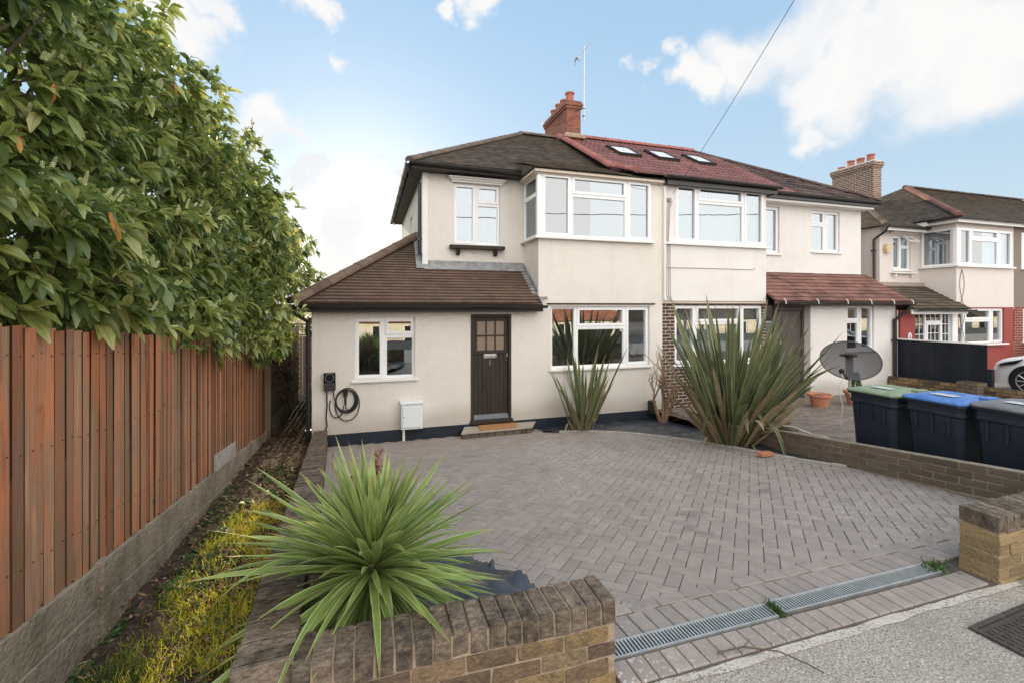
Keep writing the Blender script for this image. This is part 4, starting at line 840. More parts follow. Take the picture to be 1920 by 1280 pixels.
# ------------------------------------------------------------------ house C, beyond
def house_c():
    H = root('house', (16, F, -2.2), 'pinkish white house with a red painted porch and dark hipped roof behind the black fence', 'house')
    XL, XB, XR = 14.08, 15.77, 18.35; dz = -.23
    w = MB(); uw = (XB, 18.22, 1.17, 2.22)
    wall(w, lambda a, n, b: (a, F-n, b), XB, XR, -.02, 2.45, [uw])
    wall(w, lambda a, n, b: (a, RC-n, b), XL, XB, -.6, 2.35, [(14.62, 15.38, 1.08, 2.08)])
    wall(w, lambda a, n, b: (XL-n, a, b), RC, 15.6, -2.4, 2.3); wall(w, lambda a, n, b: (XB-n, a, b), F, RC, -.3, 2.45, (), [(F, RC-.04, 1.17, 2.22)])
    wall(w, lambda a, n, b: (XR+n, a, b), F, 15.6, -.02, 2.3)
    w.build('wall', M['pink_r'], H)
    r = MB(); gw = (15.87, 17.92, -1.06, -.05); wall(r, lambda a, n, b: (a, F-n+.003, b), 15.80, XR, -2.4, -.02, [gw]); wall(r, lambda a, n, b: (a, F-n, b), 13.52, 14.09, -2.4, -.10); wall(r, lambda a, n, b: (13.52-n, a, b), F, 15, -2.4, -.10); r.box(14.1, 15.4, F+.0, F+.1, -2.4, -1.6); r.build('painted_wall', M['redpaint'], H)
    window(H, front(XB+.06, F, 1.17), 2.38, 1.05, [(0, .22, 0, 1, 1), (.22, .74, .72, 1, 1), (.22, .74, 0, .72, 0), (.74, 1, 0, 1, 1)], depth=-.02, sill=False, curtain=[(.0, 1, 'blind')], label='white corner window with lowered blinds')
    window(H, left(XB, RC-.05, 1.17), .82, 1.05, [(0, 1, 0, 1, 0)], depth=-.02, sill=False, curtain=[(0, .5, 'curtain')], label='side window of the bay with a half drawn curtain')
    p = MB(); p.box(XB-.035, XB+.062, F-.035, F+.06, 1.17, 2.22); p.build('corner_post', M['upvc'], H)
    s = MB(); s.prism([(XB-.09, RC, 1.12), (XB-.09, F-.09, 1.12), (18.3, F-.09, 1.12), (18.3, F+.02, 1.12), (XB+.02, F+.02, 1.12), (XB+.02, RC, 1.12)], (0, 0, .045)); s.build('bay_sill', M['cill'], H)
    wo = window(H, front(14.62, RC, 1.08), .76, 1.0, [(0, .5, 0, 1, 1), (.5, 1, 0, .68, 0), (.5, 1, .68, 1, 0)], glass='glass', curtain=[(.5, .95, 'curtain'), (0.03, .2, 'curtain')], label='upper window with its top light propped open')
    k = MB(); c = Vector((15.00, RC-.03, 2.08)); a, b = .40, .30
    def Q(u, v): return c+Vector((u, -v*.72, -v*.60))
    for (u0, u1, v0, v1) in ((0, a, 0, .045), (0, a, b-.045, b), (0, .045, .045, b-.045), (a-.045, a, .045, b-.045)):
        k.prism([Q(u0, v0), Q(u1, v0), Q(u1, v1), Q(u0, v1)], (0, .025, -.03))
    k.build('open_light', M['upvc'], wo)
    k = MB(); k.box(14.50, 15.50, RC-.12, RC-.002, 2.14, 2.19); k.box(14.50, 15.50, RC-.12, RC-.002, .96, 1.0); k.box(14.62, 14.68, RC-.08, RC-.002, .86, .96); k.box(15.32, 15.38, RC-.08, RC-.002, .86, .96); k.build('window_shelf', M['cill'], H, bevel=.01)
    # alarm box
    k = MB(); k.prism([(14.24, RC-.02, 1.55), (14.38, RC-.02, 1.55), (14.41, RC-.02, 1.68), (14.36, RC-.02, 1.80), (14.26, RC-.02, 1.80), (14.21, RC-.02, 1.68)], (0, -.09, 0)); k.build('alarm_box', M['alarm'], H, bevel=.01)
    # ground floor bay window and sill
    window(H, front(gw[0], F, gw[2]), 2.05, 1.01, [(0, .16, 0, 1, 0), (.16, .74, .66, 1, 1), (.16, .74, 0, .66, 0), (.74, 1, 0, 1, 1)], glass='glass_low', sillproj=.09, label='ground floor window over the black fence')
    # glazed porch
    yp = F+.02
    k = MB(); k.box(14.09, 15.80, yp-.05, yp+.05, -.18, -.06); kk = k.build('porch_frame', M['upvc'], H)
    window(H, front(14.09, yp, -1.6), .44, 1.42, [(0, 1, 0, 1, 0)], depth=0, sill=False, bars=(2, 5), glass='glass_dark', label='barred side light left of the porch door', fr=.025)
    window(H, front(15.20, yp, -1.6), .34, 1.42, [(0, 1, 0, 1, 0)], depth=0, sill=False, bars=(2, 5), glass='glass_dark', label='barred side light right of the porch door', fr=.025)
    window(H, front(14.53, yp, -.42), .67, .24, [(0, 1, 0, 1, 0)], depth=0, sill=False, bars=(3, 1), glass='glass_dark', label='barred fanlight over the porch door', fr=.025)
    window(H, front(14.53, yp, -2.2), .67, 1.78, [(0, 1, .40, 1, 1), (0, 1, 0, .40, 1)], name='door', depth=0, sill=False, bars=(3, 4), glass='glass_dark', label='white barred glass porch door', fr=.06)
    k = MB(); k.box(15.54, 15.62, yp-.06, yp+.05, -2.2, -.18); k.box(15.62, 15.80, yp-.04, yp+.03, -2.2, -.18); k.build('porch_post', M['upvc'], H)
    k = MB(); k.box(15.62, 15.80, yp+.5, yp+.52, -2.3, -.1)
    k = MB(); n = 20; k.prism([(13.86+.065*math.cos(2*math.pi*i/n), F-.004, -.80+.10*math.sin(2*math.pi*i/n)) for i in range(n)], (0, -.02, 0)); pl = k.build('number_plaque', M['upvc'], H)
    k = MB(); k.tube([(13.885, F-.028, -.75), (13.86, F-.028, -.745), (13.845, F-.028, -.79), (13.85, F-.028, -.84), (13.875, F-.028, -.845), (13.885, F-.028, -.815), (13.865, F-.028, -.795), (13.847, F-.028, -.81)], .006, 5); k.build('number_six', M['black'], pl)
    k = MB(); k.box(13.83, 13.89, F-.06, F-.002, -1.08, -.96); k.build('key_safe', mat('dark_red_box', [(.08,.008,.01)], .5, 2), H)
    # roofs
    s_ = .55; cs = math.cos(math.atan(s_)); U = (1, 0, 0); 
    rf = MB(); zb, yb_, xb_ = 2.50, 8.28, 15.50; L = 3.44/cs
    slope(rf, (0, yb_, zb), U, (0, cs, s_*cs), L, lambda t: xb_+t*cs, lambda t: 26.0, .1)
    slope(rf, (xb_, 0, zb), (0, 1, 0), (cs, 0, s_*cs), L, lambda t: yb_+t*cs, lambda t: 15.2-t*cs, .1)
    slope(rf, (0, 9.08, 2.30), U, (0, cs, s_*cs), 2.9/cs, lambda t: 13.90+t*cs, lambda t: 18.0, .1)
    slope(rf, (13.9, 0, 2.30), (0, 1, 0), (cs, 0, s_*cs), 2.9/cs, lambda t: 9.08+t*cs, lambda t: 15.6-t*cs, .1)
    ro = rf.build('roof', M['roof_brown'], H, fix=False)
    d = MB(); A = Vector((xb_+3.44, yb_+3.44, zb+s_*3.44-.02))
    d.poly((xb_, yb_, zb-.01), (26, yb_, zb-.01), (26, A.y, A.z), A); d.poly((xb_, yb_, zb-.01), A, (xb_, 15.2, zb-.01)); d.poly((26, 15.2, zb-.01), (26, A.y, A.z), A, (xb_, 15.2, zb-.01))
    B = Vector((13.9+2.9, 11.98, 2.3+s_*2.9-.02)); d.poly((13.9, 9.08, 2.29), (18, 9.08, 2.29), (18, B.y, B.z), B); d.poly((13.9, 9.08, 2.29), B, (13.9, 15.6, 2.29))
    d.poly((xb_, yb_, zb-.03), (xb_, 9.4, zb-.03), (26, 9.4, zb-.03), (26, yb_, zb-.03))
    d.build('roof_deck', M['roof_brown'], ro, fix=False)
    rg = MB(); ridge(rg, (xb_-.03, yb_-.03, zb+.01), A+Vector((0, 0, .03)), .10, .36); rg.build('hip_tiles', mat('red_brown_hip', [(.13,.065,.05),(.19,.09,.07)], .9, 5, tone=.2), ro)
    rg = MB(); ridge(rg, A+Vector((0, 0, .03)), (26, A.y, A.z+.03), .09, .4); rg.build('ridge_tiles', M['roof_brown'], ro); rg = MB(); ridge(rg, (13.9, 9.08, 2.31), B+Vector((0, 0, .03)), .08, .4); rg.build('hip_tiles', M['roof_brown'], ro)
    f = MB(); f.box(xb_+.03, 24, yb_+.03, yb_+.06, 2.34, 2.47); f.box(xb_+.03, xb_+.06, yb_+.061, RC, 2.34, 2.47); f.build('white_fascia', M['cill'], H)
    gutter(H, (xb_-.03, yb_-.03, 2.48), (26, yb_-.03, 2.47), (0, -1, 0)); gutter(H, (xb_-.04, yb_-.03, 2.48), (xb_-.04, 9.0, 2.46), (-1, 0, 0)); gutter(H, (13.84, 9.03, 2.29), (15.6, 9.03, 2.28), (0, -1, 0))
    f = MB(); f.box(13.93, 15.6, 9.09, 9.12, 2.16, 2.28); f.build('fascia', M['cill'], H)
    pipe(H, [(13.9, 9.06, 2.24), (13.95, 9.15, 2.12), (14.00, RC+.1, 1.95), (14.00, RC+.1, .2)], .036)
    sp = .62; c3 = math.cos(math.atan(sp)); ey = 8.2; ez = -.06
    pf = MB(); slope(pf, (0, ey, ez), U, (0, c3, sp*c3), (RC-ey)/c3, lambda t: 13.56, lambda t: 15.86-max(0, (t*c3-.25))*.08, .14, .25, .02, .008); po = pf.build('porch_roof', M['roof_moss'], H, fix=False)
    d = MB(); d.poly((13.56, ey, ez-.02), (15.86, ey, ez-.02), (15.78, RC, ez-.02+sp*(RC-ey)), (13.56, RC, ez-.02+sp*(RC-ey))); d.build('porch_roof_deck', M['roof_moss'], po, fix=False)
    le = MB(); le.box(13.6, 15.7, RC-.14, RC-.01, ez+sp*(RC-ey)-.1, ez+sp*(RC-ey)+.03); le.build('lead_flashing', mat('pinkish_flashing', [(.30,.24,.21),(.40,.33,.29)], .9, 6), po)
    gutter(H, (13.6, ey-.04, -.07), (15.95, ey-.04, -.09), (0, -1, 0)); f = MB(); f.box(13.56, 15.8, ey+.04, ey+.07, -.2, -.08); f.build('porch_fascia', M['cill'], H)
    # chimney
    c = MB(); cx0, cx1, cy0, cy1 = 18.72, 19.16, 12.7, 14.35
    c.box(cx0, cx1, cy0, cy1, 4.0, 5.42); c.box(cx0-.03, cx1+.03, cy0-.03, cy1+.03, 5.42, 5.50); c.box(cx0-.06, cx1+.06, cy0-.06, cy1+.06, 5.50, 5.66)
    co = c.build('chimney', M['chimbrick2'], H)
    k = MB(); k.box(cx0+.0, cx1, cy0, cy1, 5.66, 5.71); k.build('chimney_mortar', M['cill'], co)
    for i, h in enumerate((.30, .26, .28, .12)):
        k = MB(); k.lathe([(.13, 0), (.12, h-.05), (.15, h-.04), (.15, h), (.10, h), (.09, .05)], (18.94, 12.95+i*.39, 5.70), 14); k.build('chimney_pot', M['pot'], co)
    # wall cables
    k = MB()
    for s0 in (-1, 1):
        k.tube([(15.99+s0*.10*math.sin(i*math.pi/5)+.0, F-.014, 1.05-.165*i) for i in range(14)], .006, 5)
    k.build('wall_cables', M['metal_d'], H)
    return H
HC = house_c()
def house_d():
    H = root('house', (20.6, F, -2.2), 'brown pebbledashed house at the right edge of the photo', 'house')
    w = MB(); wall(w, lambda a, n, b: (a, F-n, b), 18.36, 23, 0, 2.45, [(18.72, 21.2, 1.15, 2.22)]); w.build('wall', M['pebble'], H)
    w = MB(); wall(w, lambda a, n, b: (a, F-n-.002, b), 18.36, 23, -2.4, 0, [(18.80, 21.2, -1.05, -.08)]); w.build('brick_wall', brickmat('red_slatted_brick', (.23,.06,.045), (.15,.045,.035), (.42,.22,.18)), H)
    window(H, front(18.72, F, 1.15), 2.4, 1.07, [(0, .25, 0, 1, 1), (.25, .75, 0, 1, 0), (.75, 1, 0, 1, 1)], curtain=[(0, 1, 'curtain')], depth=-.01)
    window(H, front(18.80, F, -1.05), 2.4, .97, [(0, .25, 0, 1, 1), (.25, .75, 0, 1, 0), (.75, 1, 0, 1, 1)], curtain=[(0, 1, 'curtain')], depth=-.01)
house_d()

# ------------------------------------------------------------------ brick garden walls
def brickwall(name, p0, p1, T, zb, zt, courses, bmat_, mmat, coping=None, parent=None, label=None, cat='wall', L=.225, ch=.075, jit=.003, group=None, bevel=.003, endcap=True, seed=1, copmat=None, cophang=.0, pitch=.077):
    """wall from p0 to p1 (outer line), thickness T to the left of the direction; zb(s), zt(s): base and top (of the coping) along it"""
    rr = random.Random(seed); p0 = Vector((*p0, 0)); p1 = Vector((*p1, 0)); d = p1-p0; Ln = d.length; e = d/Ln; n = Vector((-e.y, e.x, 0))
    R_ = root(name, (p0+e*Ln/2+Vector((0, 0, zb(Ln/2))))[:], label, cat, group)
    hc = .105 if coping else 0
    def P(s, t, z): q = p0+e*s+n*t; return (q.x, q.y, z)
    def box(mb, s0, s1, t0, t1, za, zbt, j):
        """za, zbt: functions of s"""
        v = [P(s0, t0, za(s0)), P(s1, t0, za(s1)), P(s1, t1, za(s1)), P(s0, t1, za(s0)), P(s0, t0, zbt(s0)), P(s1, t0, zbt(s1)), P(s1, t1, zbt(s1)), P(s0, t1, zbt(s0))]
        if j: v = [tuple(c+rr.uniform(-j, j) for c in q) for q in v]
        mb.add(v, [(3,2,1,0),(4,5,6,7),(0,1,5,4),(1,2,6,5),(2,3,7,6),(3,0,4,7)])
    mb = MB()
    for c in range(courses):
        s = -(L*.5 if c % 2 else 0)
        while s < Ln-.01:
            a, b = max(s, 0), min(s+L-.011, Ln)
            if b-a > .03:
                mb.tone = rr.random(); top = lambda s_, c=c: zt(s_)-hc-.010-c*ch; bot = lambda s_, c=c: zt(s_)-hc-.010-(c+1)*ch+.011; dt = rr.uniform(-.003, .004)
                box(mb, a, b, -dt, T+dt, bot, top, jit)
            s += L
    bk = mb.build('brickwork', bmat_, R_, bevel=bevel)
    mo = MB(); box(mo, .006, Ln-.006, .006, T-.006, lambda s_: zt(s_)-hc-courses*ch-.03, lambda s_: zt(s_)-hc-.004, 0)
    if coping:
        box(mo, .006, Ln-.006, .006, T-.006, lambda s_: zt(s_)-hc-.006, lambda s_: zt(s_)-.013, 0)
    mo.build('mortar', mmat, R_)
    if coping:
        mb = MB(); s = 0
        while s < Ln-.02:
            b = min(s+pitch-.010, Ln); mb.tone = rr.random(); dz = rr.uniform(-.003, .004); o = rr.uniform(-.004, .004)
            box(mb, s, b, -cophang+o, T+cophang+o, lambda s_: zt(s_)-.103, lambda s_: zt(s_)+dz, jit); s += pitch
        mb.build('coping', copmat or M['coping'], R_, bevel=bevel*1.5)
    return R_
WZ = lambda a, b: (lambda s, L: a+(b-a)*s/L)
# left boundary wall: outer face runs from the front corner to the house corner
LW = Vector((wallx(8.46)-wallx(1.88), 8.46-1.88)).length
brickwall('low_wall', (wallx(8.46), 8.46), (wallx(1.9), 1.9), .215, lambda s: -2.4, lambda s: wallz(8.46)+(wallz(1.9)-wallz(8.46))*s/LW, 9, M['brick'], M['mortar_d'], True, label='long mossy brick-on-edge wall running from the planter to the house corner', seed=4, jit=.002)
brickwall('planter_wall', (wallx(2.1)+.22, 1.88), (1.10, 1.88), .205, lambda s: -1.82, lambda s: -1.36-.006*math.sin(s*7), 5, M['brick'], M['mortar'], True, label='low brick planter wall with soldier coping under the green spiky plant', seed=8, jit=.0035)
brickwall('pillar_wall', (3.92, 1.88), (9.2, 1.88), .215, lambda s: -1.82, lambda s: -1.375, 5, M['brick_y'], M['mortar'], True, label='yellow stock brick front wall end at the right of the drain', seed=12, jit=.004)
brickwall('dividing_wall', (5.72, 2.12), (5.88, 6.75), .11, lambda s: -2.1, lambda s: -1.44-.118*s, 4, M['brick_g'], M['mortar_d'], None, label='low brown brick wall without coping dividing the two driveways', seed=15, jit=.002)
def odd_bricks():
    m = MB(); m.tone = .3; m.box(5.83, 5.95, 5.06, 5.28, -1.84, -1.765, .004); tag(m.build('loose_brick', M['brick_g'], origin=(5.9, 5.1, -1.84), bevel=.005), 'grey brick lying on top of the dividing wall', 'brick')
    m = MB(); m.box(5.14, 5.34, 4.93, 5.02, zd(5)+.02, zd(5)+.07, .004); tag(m.build('loose_brick', M['terracotta'], origin=(5.3, 4.95, zd(5)), bevel=.005), 'broken orange brick lying at the bed edge below the large plant', 'brick')
    m = MB(); m.tone = .2; m.box(5.82, 6.04, 2.35, 2.46, -1.36, -1.28, .004); m.box(5.80, 6.05, 2.32, 2.50, -1.47, -1.37, .004)
    tag(m.build('loose_brick', M['redpaint'], origin=(5.9, 2.4, -1.5), bevel=.005), 'dark red bricks stacked on the dividing wall by the front pillar', 'brick')
odd_bricks()
# drain
def drain():
    for k, (x0, x1, dy) in enumerate(((1.10, 2.27, 0), (2.33, 3.70, .012))):
        m = MB(); y0, y1 = 2.056+dy, 2.172+dy; z = -1.793
        m.box(x0, x1, y0, y0+.012, z-.02, z+.006); m.box(x0, x1, y1-.012, y1, z-.02, z+.006); m.box(x0, x0+.01, y0+.012, y1-.012, z-.02, z+.005); m.box(x1-.01, x1, y0+.012, y1-.012, z-.02, z+.005)
        x = x0+.018
        while x < x1-.015: m.box(x, x+.010, y0+.012, y1-.012, z-.012, z+.003); x += .0215
        o = root('drain_grate', ((x0+x1)/2, 2.11, z), ('long' if k else 'short')+' galvanised slotted drain grate '+('beside the yellow brick pillar' if k else 'beside the planter wall end'), 'drain grate', 'drain grates across the driveway entrance')
        m.build('grate', M['steel'], o)
        m = MB(); m.box(x0, x1+.05, y0+.004, y1-.004, z-.10, z-.03); m.build('channel', M['slot'], o)
drain()
def manhole():
    o = root('manhole_cover', (3.45, 1.52, -1.81), 'rusty dark cast iron cover set in the pavement', 'manhole cover', rz=0)
    e = Vector((.95, .05, 0)).normalized(); n = Vector((-e.y, e.x, 0)); c = Vector((3.57, 1.45, 0))
    def P(a, b, z): q = c+e*a+n*b; return (q.x, q.y, z)
    m = MB(); m.xf = lambda a, b, z: P(a, b, z)
    m.box(-.30, .30, -.22, .22, -1.85, -1.806); 
    for i in range(14):
        for j in range(10): m.box(-.285+i*.041, -.285+i*.041+.026, -.205+j*.041, -.205+j*.041+.026, -1.806, -1.801)
    m.build('cover', M['metal_d'], o)
    m = MB(); m.xf = lambda a, b, z: P(a, b, z); m.box(-.33, .33, -.25, -.225, -1.85, -1.800); m.box(-.33, .33, .225, .25, -1.85, -1.800); m.box(-.33, -.305, -.225, .225, -1.85, -1.800); m.box(.305, .33, -.225, .225, -1.85, -1.800); m.build('frame', M['metal_d'], o)
manhole()

# ------------------------------------------------------------------ small things by our house
def smalls():
    o = root('doorstep', (2.4, 8.2, -2.42), 'raised stone doorstep edged with brick under the doormat', 'doorstep')
    m = MB(); pts = [(1.72, 8.475), (1.58, 8.06), (2.95, 8.10), (3.16, 8.475)]
    m.prism([(x, y, -2.29) for x, y in pts], (0, 0, .035)); m.build('slab', M['slab'], o, bevel=.008)
    m = MB(); rr = random.Random(2); P = [(1.74, 8.47), (1.60, 8.09), (2.94, 8.13), (3.12, 8.46)]
    for (a, b) in zip(P[:-1], P[1:]):
        a, b = Vector(a), Vector(b); L = (b-a).length; e = (b-a)/L; nn = Vector((-e.y, e.x)); s = 0
        while s < L-.01:
            t = min(s+rr.uniform(.10, .2), L); m.tone = rr.random(); q = [a+e*(s+.004), a+e*(t-.004), a+e*(t-.004)+nn*.1, a+e*(s+.004)+nn*.1]; m.prism([(v.x, v.y, -2.46) for v in q], (0, 0, .165)); s = t
    m.build('brick_edge', M['brick_g'], o, bevel=.006)
    m = MB(); m.prism([(x, y, -2.254) for x, y in ((1.98, 8.44), (1.94, 8.085), (2.66, 8.105), (2.72, 8.44))], (0, 0, .018)); tag(m.build('doormat', M['mat'], origin=(2.3, 8.3, -2.25), bevel=.004), 'orange-brown coir doormat lying on the doorstep', 'doormat')
    # gas meter box
    o = root('meter_box', (.74, F-.1, -2.2), 'white wall mounted meter box with a pipe below it', 'meter box')
    m = MB(); m.box(.55, .93, F-.16, F-.002, -2.19, -1.74); m.box(.535, .945, F-.185, F-.002, -1.74, -1.70); m.build('case', M['box'], o, bevel=.008)
    m = MB(); m.box(.575, .905, F-.180, F-.161, -2.15, -1.775); mm_ = m.build('door', M['box'], o, bevel=.006); m = MB(); m.lathe([(0, -.006), (.008, -.006), (.008, .006), (0, .006)], (.60, F-.183, -1.96), 8); m.build('lock', M['metal_d'], mm_)
    m = MB(); m.tube([(.60, F-.08, -2.19), (.60, F-.08, -2.42)], .024, 12); m.build('pipe', M['cill'], o)
    # charger
    o = root('ev_charger', (-.64, F-.05, -1.46), 'dark grey wall charger with a ring on its front by the house corner', 'charger')
    m = MB(); m.box(-.735, -.545, F-.09, F-.002, -1.30, -1.13); m.build('case', mat('charger_black', [(.012,.012,.014)], .2, 3, coat=.5), o, bevel=.008)
    m = MB(); m.box(-.735, -.545, F-.088, F-.002, -1.44, -1.303); m.build('lower_case', mat('charger_grey', [(.045,.04,.045)], .5, 3), o, bevel=.008)
    m = MB(); n = 32; pts = [(-.64+.068*math.cos(2*math.pi*i/n), F-.092, -1.215+.068*math.sin(2*math.pi*i/n)) for i in range(n+1)]; m.tube(pts, .0035, 6); m.build('ring', mat('charger_ring', [(.25,.25,.26)], .4, 3), o)
    o2 = root('charging_cable', (-.35, F-.05, -1.9), 'coiled dark charging cable hanging in loops from its wall holster', 'cable')
    m = MB()
    def loop(cx, cz, rx, rz_, y, a0=0, a1=360, wob=0, n=48): return [(cx+rx*math.cos(R(a0+(a1-a0)*i/n)), y+wob*math.sin(i*.7), cz+rz_*math.sin(R(a0+(a1-a0)*i/n))) for i in range(n+1)]
    cx, cz = -.385, -1.62
    for k in range(5): m.tube(loop(cx+.006*k, cz-.006*k, .155+.006*k, .185+.004*k, F-.028-.014*(k % 3)), .0095, 8, caps=False)
    m.tube(loop(cx+.03, -1.70, .20, .285, F-.022, 100, 460), .0085, 8, caps=False); m.tube(loop(-.53, -1.72, .115, .20, F-.02, 150, 360), .0085, 8); 
    m.tube([(-.585, F-.04, -1.44), (-.575, F-.03, -1.55), (-.53, F-.03, -1.68), (-.50, F-.03, -1.78)], .0085, 8); m.build('cable', M['cable'], o2)
    m = MB(); m.tube([(-.385, F-.05, -1.70), (-.375, F-.04, -1.76), (-.34, F-.04, -1.80)], .009, 8); m.tube([(-.385, F-.06, -1.52), (-.385, F-.075, -1.60), (-.385, F-.065, -1.70)], .022, 10, .018); m.build('plug', M['cable'], o2)
    m = MB(); m.tube([(-.385, F-.002, -1.46), (-.385, F-.07, -1.47)], .042, 14); m.box(-.42, -.35, F-.05, F-.002, -1.56, -1.44); m.build('holster', M['cable'], o2, bevel=.004)
    m = MB(); m.tube([(-.69, F-.03, -1.44), (-.685, F-.02, -1.7), (-.70, F-.02, -1.9), (-.685, F-.02, -2.05), (-.72, F-.02, -2.15)], .011, 8); m.build('supply_cable', M['cable'], o)
    # downpipe shoe box at the party line
    m = MB(); m.box(5.72, 5.86, F-.12, F-.012, -2.28, -2.0); tag(m.build('gully_box', M['black'], origin=(5.8, F, -2.28), bevel=.01), 'small black box fixed low on the wall by the dead shrub', 'box')
smalls()

# ------------------------------------------------------------------ wheelie bins
def bins():
    def make(x, y, z, lidm, label, h=.93):
        o = root('wheelie_bin', (x, y, z), label, 'wheelie bin', 'wheelie bins behind the dividing wall')
        w0, w1, d0, d1 = .235, .285, .27, .345           # half width (Y), half depth (X) at bottom and top
        m = MB(); ns = 3
        def loop(hw, hd, z_, r=.05): return [(x-hd, y-hw+r, z_), (x-hd, y+hw-r, z_), (x-hd+r, y+hw, z_), (x+hd-r, y+hw, z_), (x+hd, y+hw-r, z_), (x+hd, y-hw+r, z_), (x+hd-r, y-hw, z_), (x-hd+r, y-hw, z_)]
        Ls = [loop(w0, d0, z+.03), loop(w0+.005, d0+.01, z+.06), loop(w1-.012, d1-.015, z+h-.14), loop(w1+.004, d1+.002, z+h-.13), loop(w1+.004, d1+.002, z+h-.10), loop(w1-.004, d1-.004, z+h-.095), loop(w1, d1, z+h-.03), loop(w1+.022, d1+.022, z+h-.025), loop(w1+.022, d1+.022, z+h)]
        v = [p for l in Ls for p in l]; k = 8; m.add(v, [(i*k+j, i*k+(j+1) % k, (i+1)*k+(j+1) % k, (i+1)*k+j) for i in range(len(Ls)-1) for j in range(k)]+[tuple(range(k))[::-1]])
        for s in (-.55, 0, .55):
            m.box(x-d1-.004, x-d1+.03, y+s*w1-.012, y+s*w1+.012, z+h-.34, z+h-.14)
        m.box(x-d0-.022, x-d0+.03, y-.10, y+.10, z+.40, z+.56)
        m.build('body', M['bin'], o, bevel=.006)
        m = MB(); L2 = [loop(w1+.03, d1+.035, z+h+.002, .06), loop(w1+.03, d1+.035, z+h+.022, .06), loop(w1+.012, d1+.01, z+h+.035, .06), loop(w1-.09, d1-.10, z+h+.062, .05), loop(w1-.12, d1-.13, z+h+.055, .05)]
        v = [p for l in L2 for p in l]; m.add(v, [(i*k+j, i*k+(j+1) % k, (i+1)*k+(j+1) % k, (i+1)*k+j) for i in range(len(L2)-1) for j in range(k)]+[tuple(range(k))[::-1], tuple(range(4*k, 5*k))])
        m.box(x-.16, x+.16, y-.03, y+.03, z+h+.056, z+h+.066)
        m.box(x+.02, x+.20, y-w1-.030, y-w1+.05, z+h+.02, z+h+.075)
        lo = m.build('lid', M[lidm], o, bevel=.006)
        m = MB(); 
        for s in (-1, 1): m.box(x+d1-.05, x+d1+.07, y+s*(w1-.06)-.02, y+s*(w1-.06)+.02, z+h-.03, z+h+.035)
        m.tube([(x+d1+.07, y-w1+.02, z+h+.01), (x+d1+.07, y+w1-.02, z+h+.01)], .018, 8); m.build('handle', M[lidm], o)
        for s in (-1, 1):
            m = MB(); m.tube([(x+d0+.0, y+s*(w0+.005), z+.10), (x+d0+.0, y+s*(w0+.05), z+.10)], .10, 20); m.build('wheel', M['tyre'], o)
        m = MB(); m.box(x-.2, x-.06, y-.12, y+.10, z+h+.066, z+h+.069); m.build('sticker', mat('faded_lid_sticker_'+lidm, [(.40,.44,.42),(.55,.58,.56)], .5, 20), lo)
        return o
    make(6.42, 4.16, -2.03, 'lid_green', 'navy black wheelie bin with a dusty green lid')
    make(6.42, 3.50, -2.00, 'lid_blue', 'navy black wheelie bin with a blue lid standing between two others')
    make(6.42, 2.86, -1.97, 'lid_grey', 'navy black wheelie bin with a dark grey lid')
bins()

